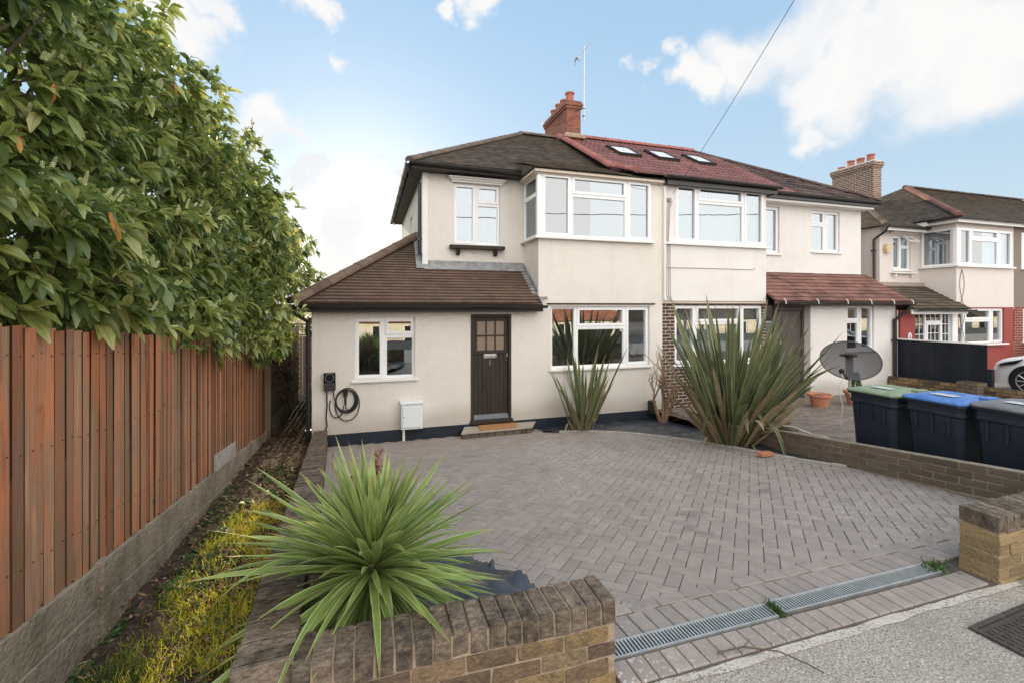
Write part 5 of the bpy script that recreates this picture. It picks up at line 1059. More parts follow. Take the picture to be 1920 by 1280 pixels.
# ------------------------------------------------------------------ satellite dish on a pole
def dish():
    o = root('satellite_dish', (6.55, 4.75, -2.03), 'grey oval mesh satellite dish on a thin pole behind the bins', 'satellite dish')
    c = Vector((7.05, 5.12, -.82)); nrm_ = Vector((-.75, -.62, .12)).normalized(); u = Vector((0, 0, 1)).cross(nrm_).normalized()*1; v = nrm_.cross(u).normalized(); a, b, dp = .385, .285, .09
    tilt = R(-8); u2 = u*math.cos(tilt)+v*math.sin(tilt); v2 = v*math.cos(tilt)-u*math.sin(tilt)
    def P(r, t): return c+u2*(a*r*math.cos(t))+v2*(b*r*math.sin(t))-nrm_*(dp*(1-r*r))
    m = MB(); nr, na = 8, 48
    vs_ = [P(i/nr, 2*math.pi*j/na) for i in range(nr+1) for j in range(na)]; m.add(vs_, [(i*na+j, i*na+(j+1) % na, (i+1)*na+(j+1) % na, (i+1)*na+j) for i in range(nr) for j in range(na)])
    mm = bpy.data.materials.new('perforated_dish'); mm.use_nodes = True; t = mm.node_tree; bs = t.nodes['Principled BSDF']; bs.inputs['Base Color'].default_value = (.035, .034, .042, 1); bs.inputs['Roughness'].default_value = .5
    tr = N(t, 'ShaderNodeBsdfTransparent'); mx = N(t, 'ShaderNodeMixShader'); mx.inputs[0].default_value = .16; t.links.new(bs.outputs[0], mx.inputs[1]); t.links.new(tr.outputs[0], mx.inputs[2]); t.links.new(mx.outputs[0], t.nodes['Material Output'].inputs[0])
    m.build('reflector', mm, o, smooth=True, fix=False)
    m = MB(); m.tube([P(1, 2*math.pi*j/48) for j in range(49)], .010, 6); m.build('rim', M['dish'], o)
    base = c-v2*b*.96; tip = c+nrm_*.42+u2*(-.10)-v2*.20
    m = MB(); m.tube([base-nrm_*.10, base+nrm_*.02, tip], .014, 8); m.build('arm', M['metal_d'], o)
    m = MB(); m.tube([tip-nrm_*.02, tip+v2*.02-nrm_*.07], .035, 12); m.tube([tip+nrm_*.02, tip+v2*.03-nrm_*.10], .022, 12); m.build('receiver', M['cable'], o)
    m = MB(); bk = c-nrm_*.16; m.box(bk.x-.03, bk.x+.03, bk.y-.04, bk.y+.04, bk.z-.25, bk.z+.10); m.box(bk.x-.10, bk.x+.06, bk.y-.08, bk.y+.08, bk.z+.06, bk.z+.10); m.tube([c-nrm_*.09, bk], .035, 8); m.tube([bk+Vector((0, 0, -.25)), base-nrm_*.1], .03, 8); m.build('bracket', M['cable'], o)
    m = MB(); m.tube([bk+Vector((0, 0, .1)), bk+Vector((-.02, -.02, -.45)), Vector((6.78, 4.86, -1.45)), Vector((6.62, 4.70, zn(4.7)))], .017, 10); m.build('pole', M['steel'], o)
    m = MB(); pts = [tip, tip+Vector((.02, 0, -.1)), tip+Vector((-.03, .03, -.25)), tip+Vector((.02, .0, -.5)), tip+Vector((0, .02, -.80))]; m.tube(pts, .007, 6); tag(m.build('dangling_cable', M['whitecable'], origin=tip[:]), 'white cable dangling from the satellite dish arm to the ground', 'cable')
    m = MB(); m.tube([(5.87, 5.75, -1.86), (5.9, 5.6, -1.84), (5.88, 5.45, -1.80), (5.86, 5.25, -1.755), (5.93, 5.12, -1.75), (6.0, 4.9, -1.80), (5.98, 4.7, -1.78), (6.02, 4.55, -1.80)], .009, 6); tag(m.build('loose_cable', M['whitecable'], origin=(5.9, 5.1, -1.77)), 'loose pale cable lying along the top of the dividing wall', 'cable')
dish()
# terracotta pots
def pots():
    def pot(x, y, r, h, label):
        z = zn(y); o = root('plant_pot', (x, y, z), label, 'plant pot', 'terracotta pots on the neighbouring driveway')
        m = MB(); m.lathe([(0, 0), (r*.66, 0), (r*.92, h*.8), (r*.90, h*.82), (r*1.05, h*.84), (r*1.05, h), (r*.93, h), (r*.90, h*.9), (0, h*.88)], (x, y, z), 28); m.build('pot', M['terracotta'], o)
        m = MB(); m.lathe([(0, h*.90), (r*.90, h*.89)], (x, y, z), 20); m.build('potting_soil', M['soil'], o); return z+h*.9
    zt = pot(10.30, 7.35, .23, .30, 'terracotta pot holding a small conifer near the white porch')
    pot(9.35, 7.45, .22, .28, 'terracotta pot half hidden behind the large spiky plant')
    n = 900; t = RNG.random(n); ang = RNG.random(n)*6.283; rad = (1-t)**.7*.10*(0.5+.5*RNG.random(n)); base = np.stack([10.30+rad*np.cos(ang), 7.35+rad*np.sin(ang), zt+.04+t*.38], 1)
    d = nrm(np.stack([np.cos(ang), np.sin(ang), .9+.5*RNG.random(n)], 1)); s = RNG.normal(size=(n, 3))
    V, F_, T, U = straps(base, d, s, .05+.03*RNG.random(n), np.full(n, .012), np.full(n, .1), 2, lambda q: np.sin(np.pi*(.1+.9*q)))
    o = root('conifer_shrub', (10.3, 7.35, zt), 'small upright conifer growing in the terracotta pot', 'shrub'); np_mesh('foliage', V, F_, T, U, WEED, o); m = MB(); m.tube([(10.3, 7.35, zt-.05), (10.3, 7.35, zt+.3)], .01, 6, .004); m.build('stem', M['bark'], o)
pots()
# TV aerial and overhead wires
def aerial():
    o = root('tv_aerial', (5.92, 12.0, 5.5), 'thin television aerial on a mast strapped to the chimney', 'aerial')
    bx, by = 5.96, 11.98; m = MB(); m.tube([(bx, by, 5.35), (bx, by, 7.55)], .016, 8); m.build('mast', M['steel'], o)
    a = Vector((bx-.28, by-.02, 7.10)); b = Vector((bx+.50, by+.05, 8.00)); d = b-a
    m = MB(); m.tube([a, b], .011, 6); m.build('boom', M['steel'], o)
    nn = Vector((0, 1, 0))
    m = MB()
    for i in range(12):
        c = a+d*(.12+.86*i/11); L = .15-.06*i/11; m.tube([c-nn*L, c+nn*L], .005, 5)
    c = a+d*.02; m.tube([c+Vector((-.10, -.1, -.02)), c+Vector((.16, .1, .02))], .012, 6); m.tube([c+Vector((-.02, -.1, .02)), c+Vector((-.01, .1, -.16))], .008, 6); m.tube([c+Vector((.02, -.12, .0)), c+Vector((.0, .12, .0))], .018, 6); m.build('elements', M['steel'], o)
    m = MB(); m.box(5.90, bx+.02, by-.02, by+.02, 5.50, 5.52); m.box(5.90, bx+.02, by-.02, by+.02, 5.72, 5.74); m.build('bracket', M['metal_d'], o)
    def wire(name, p, q, sag, label, r=.007):
        m = MB(); p, q = Vector(p), Vector(q); m.tube([p.lerp(q, t)-Vector((0, 0, sag*4*t*(1-t))) for t in [i/24 for i in range(25)]], r, 5); tag(m.build(name, M['wire'], origin=p[:]), label, 'wire')
    wire('overhead_wire', (6.33, F-.06, 2.45), (4.05, -1.2, 7.6), .35, 'thin overhead wire running up from the neighbouring house to the upper right', .0045)
    wire('overhead_wire', (-.9, 26, 14.8), (-2.2, 4.2, 5.0), .3, 'faint thin wire in the sky above the roof left of the aerial', .004)
    wire('overhead_wire', (-14, -16, 6.6), (30, -12, 7.4), .4, 'overhead wire behind the photographer seen reflected in the bay window', .03)
aerial()

# ------------------------------------------------------------------ fences
def ftop(y): return -.10-.088*(y-3.0)
def fbot(y): return -1.70-.088*(y-3.0)
def fence():
    posts = [2.05, 3.9, 5.72, 7.55, 9.15]
    o = root('fence', (-1.85, 5.6, -2.35), 'tall red-brown featheredge fence on concrete gravel boards along the left', 'fence')
    rr = random.Random(9)
    for k, (ya, yb) in enumerate(zip(posts[:-1], posts[1:])):
        m = MB(); y = ya+.01; rot = rr.uniform(-.01, .01)
        while y < yb-.02:
            w = rr.uniform(.085, .105); y1 = min(y+w, yb-.005); m.tone = rr.random(); t = ftop(y)+rr.uniform(-.012, .012); b = fbot(y)+rr.uniform(-.01, .015); bow = rr.uniform(-.004, .006)
            x0 = -1.800+rot*(y-ya)+bow; thin, thick = rr.uniform(.009, .014), .002
            v = []
            tw = rr.uniform(-.005, .005)
            for i, z in enumerate((b, (b+t)/2, t)):
                sh = tw*(i-1)
                v += [(x0-.012, y-.012+sh, z), (x0+thin-.004, y-.012+sh, z), (x0+thick+sh*.5, y1+sh, z), (x0-.004, y1+sh, z)]
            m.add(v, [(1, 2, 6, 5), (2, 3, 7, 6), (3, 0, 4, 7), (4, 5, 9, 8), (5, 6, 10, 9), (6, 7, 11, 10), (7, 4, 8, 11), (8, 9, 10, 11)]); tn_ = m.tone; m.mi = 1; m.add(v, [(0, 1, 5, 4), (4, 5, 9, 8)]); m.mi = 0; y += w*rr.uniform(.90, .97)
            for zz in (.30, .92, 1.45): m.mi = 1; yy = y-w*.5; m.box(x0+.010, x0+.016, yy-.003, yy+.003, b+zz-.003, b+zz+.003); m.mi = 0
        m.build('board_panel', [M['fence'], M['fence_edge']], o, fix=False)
        m = MB()
        for z in (.25, .85, 1.4): zz = fbot((ya+yb)/2)+z; m.box(-1.875, -1.822, ya, yb, zz, zz+.07)
        m.build('rail', M['fence_far'], o)
        m = MB(); n = 14
        def gz(y): return fbot(y)-.002
        for (hh0, hh1, xx) in ((0, .27, -1.775), (.275, .62, -1.76)):
            m.prism([(xx, ya+.05 if ya > 2.1 else ya, gz(ya)-hh0), (xx, yb-.05, gz(yb)-hh0), (xx, yb-.05, gz(yb)-hh1), (xx, ya+.05 if ya > 2.1 else ya, gz(ya)-hh1)], (-.05, 0, 0))
        m.build('gravel_board', M['gravelb'], o, bevel=.006)
        m = MB(); m.box(-1.85, -1.745, yb-.06, yb+.04, -2.7, fbot(yb)+.02); m.build('post_foot', M['gravelb'], o, bevel=.01)
    m = MB(); m.prism([(-1.79, 6.35, fbot(6.35)+.00), (-1.79, 7.22, fbot(7.22)+.0), (-1.79, 7.22, fbot(7.22)+.20), (-1.79, 6.35, fbot(6.35)+.20)], (.03, 0, 0)); tag(m.build('repair_board', M['concrete_s'], origin=(-1.78, 6.8, -2.1), bevel=.006), 'pale concrete board patch leaning at the foot of the fence', 'board')
    # horizontal lap fence further back
    o = root('fence', (-1.9, 11.5, -2.4), 'weathered horizontal lap fence beyond the featheredge one, half hidden by dry creeper', 'fence')
    m = MB(); rr = random.Random(3)
    for i in range(13):
        z = -2.12+i*.125; m.tone = rr.random(); m.prism([(-1.78, 9.35, z), (-1.76, 9.35, z+.0), (-1.79, 9.35, z+.14), (-1.80, 9.35, z+.14)], (.05, 3.6, 0))
    m.build('board_panel', M['fence_far'], o); m = MB(); m.box(-1.80, -1.70, 9.22, 9.32, -2.6, -.55); m.build('post', M['fence_far'], o); m = MB(); m.box(-1.79, -1.74, 9.35, 13, -2.45, -2.13); m.build('gravel_board', M['gravelb'], o)
    o = root('trellis_fence', (-1.3, 14.2, -2.4), 'trellis topped wooden panel closing the end of the side passage', 'fence')
    for x in (-2.0, -1.3): 
        m = MB()
        for i in range(7): m.tone = rr.random(); m.box(x+.02+i*.095, x+.105+i*.095, 14.2, 14.22, -2.5, -.85)
        m.build('board_panel', M['fence_far'], o)
        m = MB(); m.box(x, x+.69, 14.18, 14.23, -.83, -.79); m.box(x, x+.69, 14.18, 14.23, -.52, -.48)
        for i in range(5): m.box(x+.03+i*.15, x+.05+i*.15, 14.19, 14.22, -.79, -.52)
        m.box(x, x+.69, 14.19, 14.215, -.66, -.64); m.build('trellis', M['fence_far'], o)
        m = MB(); m.box(x-.05, x+.0, 14.17, 14.24, -2.6, -.45); m.build('post', M['cill'], o)
    # black fence and the wall under it
    o = root('black_fence', (13.32, 7.4, -2.0), 'black painted board fence with a white capping between the driveways', 'fence')
    m = MB(); y = 6.60; rr = random.Random(8)
    while y < 8.42:
        m.tone = rr.random(); m.box(13.30+rr.uniform(-.004, .004), 13.33, y, y+.095, -2.02, -.86); y += .098
    m.build('board_panel', M['blackfence'], o)
    m = MB(); m.box(13.27, 13.36, 6.58, 8.46, -.86, -.83); m.build('capping', M['cill'], o)
    m = MB(); m.box(13.27, 13.37, 6.50, 6.59, -2.0, -1.4); m.build('post', M['blackfence'], o)
    b = brickwall('far_wall', (13.20, 2.6), (13.20, 8.46), .2, lambda s: -2.3, lambda s: -1.70-.03*s*.6, 6, M['brick'], M['soil'], None, label='dark mossy low wall running out from under the black fence', seed=21)
    brickwall('brick_pier', (13.12, 6.50), (13.12, 6.88), .34, lambda s: -2.3, lambda s: -1.68, 7, M['brick_g'], M['soil'], None, label='short brick pier with a flat top in the far low wall', seed=22)
fence()

# ------------------------------------------------------------------ plants
def ell(t): return np.sin(np.pi*np.clip(t*.93+.05, 0, 1))**.75
def rosettes(P, D, n, L, spread, droop, tonef=None, wr=.36, seg=3, open_=.9):
    """n leaves round each twig tip P with axis D"""
    k = len(P); L = L*np.repeat(.62+.62*RNG.random(k), n) if L > .12 else L; base = np.repeat(P, n, 0); ax = np.repeat(D, n, 0); m = k*n
    r = nrm(RNG.normal(size=(m, 3))); r = nrm(r-ax*np.sum(r*ax, 1, keepdims=True)); f = RNG.random(m)[:, None]
    d = nrm(ax*(.25+.9*f)+r*(open_*(1.15-.6*f))+np.array([0, 0, -.22])); side = np.cross(d, np.array([0, 0, 1.])+.5*RNG.normal(size=(m, 3)))
    base = base-ax*(.09*RNG.random(m)[:, None])
    ln = L*(.65+.55*RNG.random(m)); tone = np.clip(np.repeat(RNG.random(k), n)*.55+RNG.random(m)*.45, 0, 1)
    return straps(base, d, side, ln, ln*wr*(.85+.3*RNG.random(m)), droop*(.4+RNG.random(m)), seg, ell, .22, tone)
ELL = [((-2.50, 10.2, .45), (1.40, 1.50, 1.95)), ((-2.40, 9.5, -.1), (1.45, 1.5, .95)), ((-2.80, 8.1, .95), (1.45, 1.6, 2.1)), ((-2.6, 8.1, .1), (1.45, 1.7, 1.2)), ((-3.10, 6.0, 1.25), (1.42, 1.6, 2.2)), ((-2.7, 6.2, .2), (1.15, 1.6, 1.3)), ((-3.35, 4.2, 1.25), (1.45, 1.6, 2.1)), ((-2.8, 3.8, .3), (1.15, 1.6, 1.2)), ((-3.2, 1.8, 1.2), (1.4, 1.5, 2.2))]
def laurel():
    o = root('laurel_tree', (-2.7, 6, -2.4), 'huge glossy green laurel overhanging the fence with pale flower spikes', 'tree')
    Ps = []; Ds = []; inner = []
    for (c, r) in ELL:
        c = np.array(c); r = np.array(r); area = 4*np.pi*((r[0]*r[1])**1.6/3+(r[0]*r[2])**1.6/3+(r[1]*r[2])**1.6/3)**(1/1.6)
        n = int(area*84); d = nrm(RNG.normal(size=(n, 3))); k = 1+.16*np.sin(d[:, 0]*5+c[1])*np.cos(d[:, 2]*6+d[:, 1]*4)+.07*RNG.normal(size=n)-.22*RNG.random(n)**2.5
        p = c+d*r*k[:, None]; 
        ok = (p[:, 2] > -.100-.088*(p[:, 1]-3)-.22-.10*np.sin(p[:, 1]*5)-.15*((p[:, 1] > 8) & (p[:, 0] < -1.5))) & (p[:, 0] > -4.3)
        ok &= ~((p[:, 2] < -.100-.088*(p[:, 1]-3)+.03) & (p[:, 0] < -1.70))
        for (c2, r2) in ELL:
            if tuple(c) == c2: continue
            ok &= np.sum(((p-np.array(c2))/np.array(r2))**2, 1) > .66
        cor = (p[:, 1] > 8.0) & (p[:, 0] > -1.6); ok &= ~(cor & (p[:, 2] < .45) & (RNG.random(n) < .9)); ok &= ~(cor & (p[:, 2] < 1.0) & (RNG.random(n) < .4))
        cl = np.sin(p[:, 1]*3.1+1.3*p[:, 2])*np.sin(p[:, 2]*3.7+c[1])*np.cos(p[:, 0]*2.9+p[:, 1]); ok &= ~((cl > .34) & (RNG.random(n) < .75))
        # what faces away from the street side is thinner
        ok &= (RNG.random(n) < np.where(d[:, 0] < -.3, .45, 1.0))
        Ps.append(p[ok]); g = nrm(d/r); Ds.append(nrm(g+np.array([0, 0, .55])+.45*RNG.normal(size=(n, 3)))[ok])
        n2 = int(area*12); d2 = nrm(RNG.normal(size=(n2, 3))); p2 = c+d2*r*(.70*RNG.random(n2)[:, None]**.4); ok2 = (p2[:, 2] > -.2) & ~((p2[:, 1] > 8) & (p2[:, 0] > -1.7)); inner.append(p2[ok2])
    P = np.concatenate(Ps); D = np.concatenate(Ds); I = np.concatenate(inner)
    near = P[:, 1] < 4.6
    A = rosettes(P, D, 9, .170, 1, .42, wr=.335)
    B = rosettes(I, nrm(RNG.normal(size=I.shape)), 7, .17, 1, .2)
    V, F_, T, U = merge([A, B]); np_mesh('crown', V, F_, T, U, LAUREL, o)
    print('laurel leaves', len(F_)//6, 'twigs', len(P))
    # trunk and limbs
    m = MB(); rr = random.Random(4); Q = P[RNG.choice(len(P), 260, replace=False)]
    stems = [Vector((-2.9, y, -2.4)) for y in (2.2, 3.9, 5.4, 7.2, 8.9, 10.2)]
    forks = []
    for s in stems:
        for k in range(4):
            e = s+Vector((rr.uniform(-.5, .7), rr.uniform(-.9, .9), rr.uniform(1.9, 3.2))); mid = s.lerp(e, .5)+Vector((rr.uniform(-.15, .15), rr.uniform(-.15, .15), 0)); m.tube([s, mid, e], .07, 8, .035); forks.append(e)
    for q in Q:
        q = Vector(q); f = min(forks, key=lambda a: (a-q).length)
        if (f-q).length > 3: continue
        c1 = f.lerp(q, .5)+Vector((rr.uniform(-.12, .12), rr.uniform(-.12, .12), rr.uniform(-.2, .05))); m.tube([f, c1, q], .020, 5, .005)
    m.build('trunk', M['bark'], o)
    # flower spikes: a short stalk crowded with buds
    m = MB(); idx = [i for i in range(len(P)) if D[i][0] > .0 or D[i][1] < 0]; rr.shuffle(idx); idx = idx[:760]
    for i in idx:
        b = Vector(P[i]); 
        for q in range(rr.choice((1, 2, 3))):
            ax = (Vector(D[i])*.5+Vector((rr.uniform(-.3, .3), rr.uniform(-.3, .3), 1))).normalized(); L = rr.uniform(.04, .12); s = b+ax*.04+Vector((rr.uniform(-.03, .03), rr.uniform(-.03, .03), 0))
            a1 = ax.orthogonal().normalized(); a2 = ax.cross(a1); nb = 7 if b.y < 6 else 5
            m.tone = rr.random(); m.tube([s, s+ax*L], .0025, 4)
            for k in range(nb):
                for w in range(4):
                    an = w*1.57+k*.8; c = s+ax*(L*(.12+.88*k/nb))+(a1*math.cos(an)+a2*math.sin(an))*.008; r = .0062*(1.15-.5*k/nb)
                    m.add([c+ax*r, c-ax*r, c+a1*r, c-a1*r, c+a2*r, c-a2*r], [(0, 2, 4), (0, 4, 3), (0, 3, 5), (0, 5, 2), (1, 4, 2), (1, 3, 4), (1, 5, 3), (1, 2, 5)])
    m.build('flower_spikes', FLOWER, o, fix=False)
    # a few orange old leaves
    sel = P[(P[:, 0] > -2.1)]; sel = sel[RNG.choice(len(sel), 22, replace=False)]+np.array([.05, 0, .0]); n = len(sel)
    V, F_, T, U = straps(sel, nrm(np.stack([.3*RNG.normal(size=n), .3*RNG.normal(size=n), -1-RNG.random(n)], 1)), RNG.normal(size=(n, 3)), .11+.05*RNG.random(n), .035+.01*RNG.random(n), np.full(n, .1), 4, ell, .2)
    np_mesh('old_leaves', V, F_, T, U, LAUREL_OLD, o)
laurel()
def sword(t): return np.clip(1.0-(np.abs(t-.45)/.62)**3.0, .04, 1)
def cordyline():
    c = np.array([.02, 2.48, -1.42]); o = root('cordyline', (.02, 2.5, -1.75), 'large green spiky cordyline spreading over the low planter wall', 'plant')
    n = 440; u = RNG.random(n); az = RNG.random(n)*6.283; el_ = np.radians(-44+124*u**.85)
    d = np.stack([np.cos(az)*np.cos(el_), np.sin(az)*np.cos(el_), np.sin(el_)], 1); base = c+d*.03+np.array([0, 0, 1])*(.10*np.clip(u, 0, 1))[:, None]
    side = np.stack([-np.sin(az), np.cos(az), 0*az], 1)+.35*RNG.normal(size=(n, 3)); ln = (.52+.22*RNG.random(n))*np.where(el_ > .9, .84, 1.0)*(1+.12*(np.cos(az) < -.2)); droop = np.where(el_ < 0, .05, .14)*(.5+1.6*RNG.random(n))*(1.1-u*.7)
    prof = lambda t: np.clip(.42+2.6*t, 0, 1)*np.clip((1.0-t)*2.6, .0, 1)**.8*(1-.15*t)+.01
    V, F_, T, U = straps(base, nrm(d), side, ln*(1+.18*RNG.normal(size=n)*(el_ < .7)).clip(.6, 1.3), (.029+.016*RNG.random(n)), droop*np.where(RNG.random(n) < .15, 2.2, 1), 9, prof, .42, np.clip(.25+.5*u+.25*RNG.normal(size=n)*.6, 0, 1)); np_mesh('leaves', V, F_, T, U, CORDY, o)
    n = 60; az = RNG.random(n)*6.283; el_ = np.radians(-60+25*RNG.random(n)); d = np.stack([np.cos(az)*np.cos(el_), np.sin(az)*np.cos(el_), np.sin(el_)], 1)
    V, F_, T, U = straps(c+d*.03-np.array([0, 0, .03]), nrm(d+np.array([-.25, -.2, 0])), np.stack([-np.sin(az), np.cos(az), 0*az], 1)+.4*RNG.normal(size=(n, 3)), .45+.2*RNG.random(n), .012+.012*RNG.random(n), np.full(n, .05), 6, sword, .5); np_mesh('dead_leaves', V, F_, T, U, PHORM_DRY, o)
    m = MB(); m.tube([(.02, 2.5, -1.8), (.02, 2.5, -1.5), (.02, 2.5, -1.3)], .05, 12, .035); m.build('stem', M['bark'], o)
    # dry flower plumes behind
    o2 = root('dry_plume', (-.10, 3.0, -1.85), 'dead brown flower plume standing behind the cordyline', 'dead plant')
    def plume(b, t, name):
        m = MB(); b, t = Vector(b), Vector(t); rr = random.Random(6); m.tube([b, b.lerp(t, .5)+Vector((.02, 0, 0)), t], .009, 6, .004)
        for i in range(300):
            s = .35+.65*rr.random(); p = b.lerp(t, s); r = .038*math.sin(math.pi*min(1, (s-.30)/.74))+.006; q = p+Vector((rr.gauss(0, r), rr.gauss(0, r), rr.uniform(0, .05))); m.tone = rr.random(); m.tube([p, q, q+Vector((rr.gauss(0, .008), rr.gauss(0, .008), .02))], .004, 4, .006)
        m.build(name, M['drystalk'], o2, fix=False)
    plume((-.02, 2.9, -1.85), (.06, 3.15, -.98), 'plume'); plume((-.12, 2.95, -1.85), (-.13, 3.1, -1.13), 'plume')
cordyline()
def phormium(name, x, y, z, n, hmin, hmax, spread, wid, label, seed, dry=.16, lean=0):
    g = np.random.default_rng(seed); o = root(name, (x, y, z), label, 'plant', 'spiky flax plants in the bed by the houses'); 
    def mk(n, hmin, hmax, spread, m_, nm, dr):
        az = g.random(n)*6.283; s = g.random(n)**.6*spread; d = nrm(np.stack([np.cos(az)*s+lean, np.sin(az)*s, np.ones(n)], 1)); b = np.array([x, y, z-.03])+np.stack([np.cos(az)*s*.32, np.sin(az)*s*.22, np.zeros(n)], 1)+g.normal(size=(n, 3))*[.05, .05, 0]
        side = np.stack([-np.sin(az), np.cos(az), 0*az], 1)+.6*g.normal(size=(n, 3)); ln = (hmin+(hmax-hmin)*g.random(n))*(1.0+.12*s); prof = lambda t: (.55+.9*t*(t < .5)+.45*(t >= .5))*np.clip((1.0-t)*4.5, 0.02, 1)
        V, F_, T, U = straps(b, d, side, ln, wid*(.75+.5*g.random(n)), np.where(g.random(n) < .22, 3.2, 1.0)*dr*(g.random(n)**2)*(1+s), 8, prof, .35, g.random(n)); np_mesh(nm, V, F_, T, U, m_, o)
    mk(n, hmin, hmax, spread, PHORM, 'leaves', .16); mk(int(n*dry), hmin*.5, hmax*.7, spread*1.35, PHORM_DRY, 'dead_leaves', .25)
phormium('flax_plant', 5.52, 5.85, zd(5.85), 250, 1.0, 2.45, .66, .070, 'huge flax plant with broad sword leaves by the dividing wall', 5, .55, .08)
phormium('flax_plant', 3.90, 7.95, zd(7.95), 48, .5, 1.75, .46, .055, 'smaller flax plant with sparse leaves below the ground floor window', 6, .6)
def deadshrub():
    o = root('dead_shrub', (5.72, 7.95, -2.36), 'pruned leafless shrub with a thick forked stump beside the brick pier', 'shrub'); m = MB(); rr = random.Random(5)
    def br(p, d, L, r, k):
        q = p+d*L; mid = p.lerp(q, .5)+Vector((rr.gauss(0, .02), rr.gauss(0, .02), 0)); m.tube([p, mid, q], r, 6, r*.7)
        if k > 0:
            for i in range(rr.choice((2, 3, 3, 4))):
                br(q if i < 2 else mid, (d+Vector((rr.gauss(0, .42), rr.gauss(0, .42), rr.uniform(-.05, .5)))).normalized(), L*rr.uniform(.55, .85), r*.5, k-1)
    b = Vector((5.72, 7.95, -2.4))
    for d, L in (((-.35, 0, 1), .55), ((.05, .05, 1), .50), ((.42, -.1, 1), .45), ((.15, -.1, 1), .6)): br(b+Vector((d[0]*.1, d[1]*.1, 0)), Vector(d).normalized(), L, .038, 3)
    m.build('branches', M['deadwood'], o)
deadshrub()
def grass():
    n = 17000; x = -1.72+1.15*RNG.random(n); y = 2.6+3.4*RNG.random(n)**1.1; dens = .42+.42*np.sin(x*6+1.2+y)*np.cos(y*4.1)+.30*np.sin(x*13+2)*np.sin(y*9+x*4)+.22*RNG.normal(size=n); ok = (dens > .30) & (x > -1.66+.07*(y-2.6)) & (x < np.array([wallx(v) for v in y])+.05); x, y = x[ok], y[ok]; n = len(x)
    b = np.stack([x, y, -2.27-.02*(y-3)+0*x], 1); d = nrm(np.stack([RNG.normal(size=n)*.55, RNG.normal(size=n)*.55, np.ones(n)], 1))
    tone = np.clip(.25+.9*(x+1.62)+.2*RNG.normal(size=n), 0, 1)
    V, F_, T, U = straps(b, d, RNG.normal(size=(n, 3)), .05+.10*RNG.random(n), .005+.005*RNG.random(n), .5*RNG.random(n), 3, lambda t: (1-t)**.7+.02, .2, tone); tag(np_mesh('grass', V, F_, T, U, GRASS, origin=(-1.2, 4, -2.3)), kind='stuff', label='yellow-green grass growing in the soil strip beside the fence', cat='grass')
    # low creeping weeds with small broad leaves
    k = 2200; x = -1.74+1.15*RNG.random(k); y = 2.6+4.9*RNG.random(k); ok = (x < np.array([wallx(v) for v in y])-.02) & (np.sin(x*7+y*2.3)+.5*RNG.normal(size=k) > .1); P = np.stack([x, y, -2.24-.02*(y-3)+0*x], 1)[ok]; V, F_, T, U = rosettes(P, nrm(np.stack([0*P[:, 0], 0*P[:, 0], 1+0*P[:, 0]], 1)+.2*RNG.normal(size=P.shape)), 8, .055, 1, .25, wr=.5, seg=2, open_=1.4); tag(np_mesh('creeping_weeds', V, F_, T, U, WEED, origin=(-1.2, 5, -2.3)), kind='stuff', label='low green weeds creeping over the dark soil', cat='weeds')
    k = 5200; x = -1.75+1.2*RNG.random(k); y = 2.5+8*RNG.random(k); P = np.stack([x, y, -2.22-.02*(y-3)+.02*RNG.random(k)], 1); P = P[x < np.array([wallx(min(v, 8.5)) for v in y])+.02]; k = len(P)
    V, F_, T, U = straps(P, nrm(RNG.normal(size=(k, 3))*[1, 1, .25]), RNG.normal(size=(k, 3))*[1, 1, .3], .02+.07*RNG.random(k)**2, .006+.02*RNG.random(k)**2, .2*RNG.normal(size=k), 2, ell, .3); tag(np_mesh('leaf_litter', V, F_, T, U, LITTER, origin=(-1.2, 5, -2.3)), kind='stuff', label='dry leaves and twigs scattered on the soil strip', cat='leaf litter')
    for (x, y, s, nl, lab) in ((-1.52, 4.35, .24, 26, 'broad leaved green weed clump at the foot of the fence'), (-1.42, 5.3, .20, 20, 'second broad leaved weed clump farther along the fence'), (-1.35, 6.0, .17, 18, 'small leafy weed clump near the pale repair board')):
        z = -2.30; az = RNG.random(nl)*6.283; el_ = .25+.8*RNG.random(nl); d = np.stack([np.cos(az)*np.cos(el_), np.sin(az)*np.cos(el_), np.sin(el_)], 1); b = np.tile(np.array([x, y, z]), (nl, 1))
        V, F_, T, U = straps(b, d, np.stack([-np.sin(az), np.cos(az), 0*az], 1), s*(.6+.4*RNG.random(nl)), s*.34+0*az, .35+.2*RNG.random(nl), 6, lambda t: np.sin(np.pi*np.clip(t, 0, 1)**1.3)+.05, .2); tag(np_mesh('weed_clump', V, F_, T, U, WEED, origin=(x, y, z)), lab, 'weed')
    n = 260; az = RNG.random(n)*6.283; b = np.array([-1.42, 3.25, -2.3])+np.stack([.08*np.cos(az), .10*np.sin(az), 0*az], 1); d = nrm(np.stack([.35*np.cos(az), .35*np.sin(az), 1+0*az], 1)+.15*RNG.normal(size=(n, 3))); V, F_, T, U = straps(b, d, RNG.normal(size=(n, 3)), .14+.12*RNG.random(n), np.full(n, .006), .4*RNG.random(n), 4, lambda t: (1-t)**.6+.02, .2, .3*RNG.random(n)); tag(np_mesh('grass_tuft', V, F_, T, U, WEED, origin=(-1.42, 3.25, -2.3)), 'dark green upright grass tuft near the fence in the foreground', 'grass')
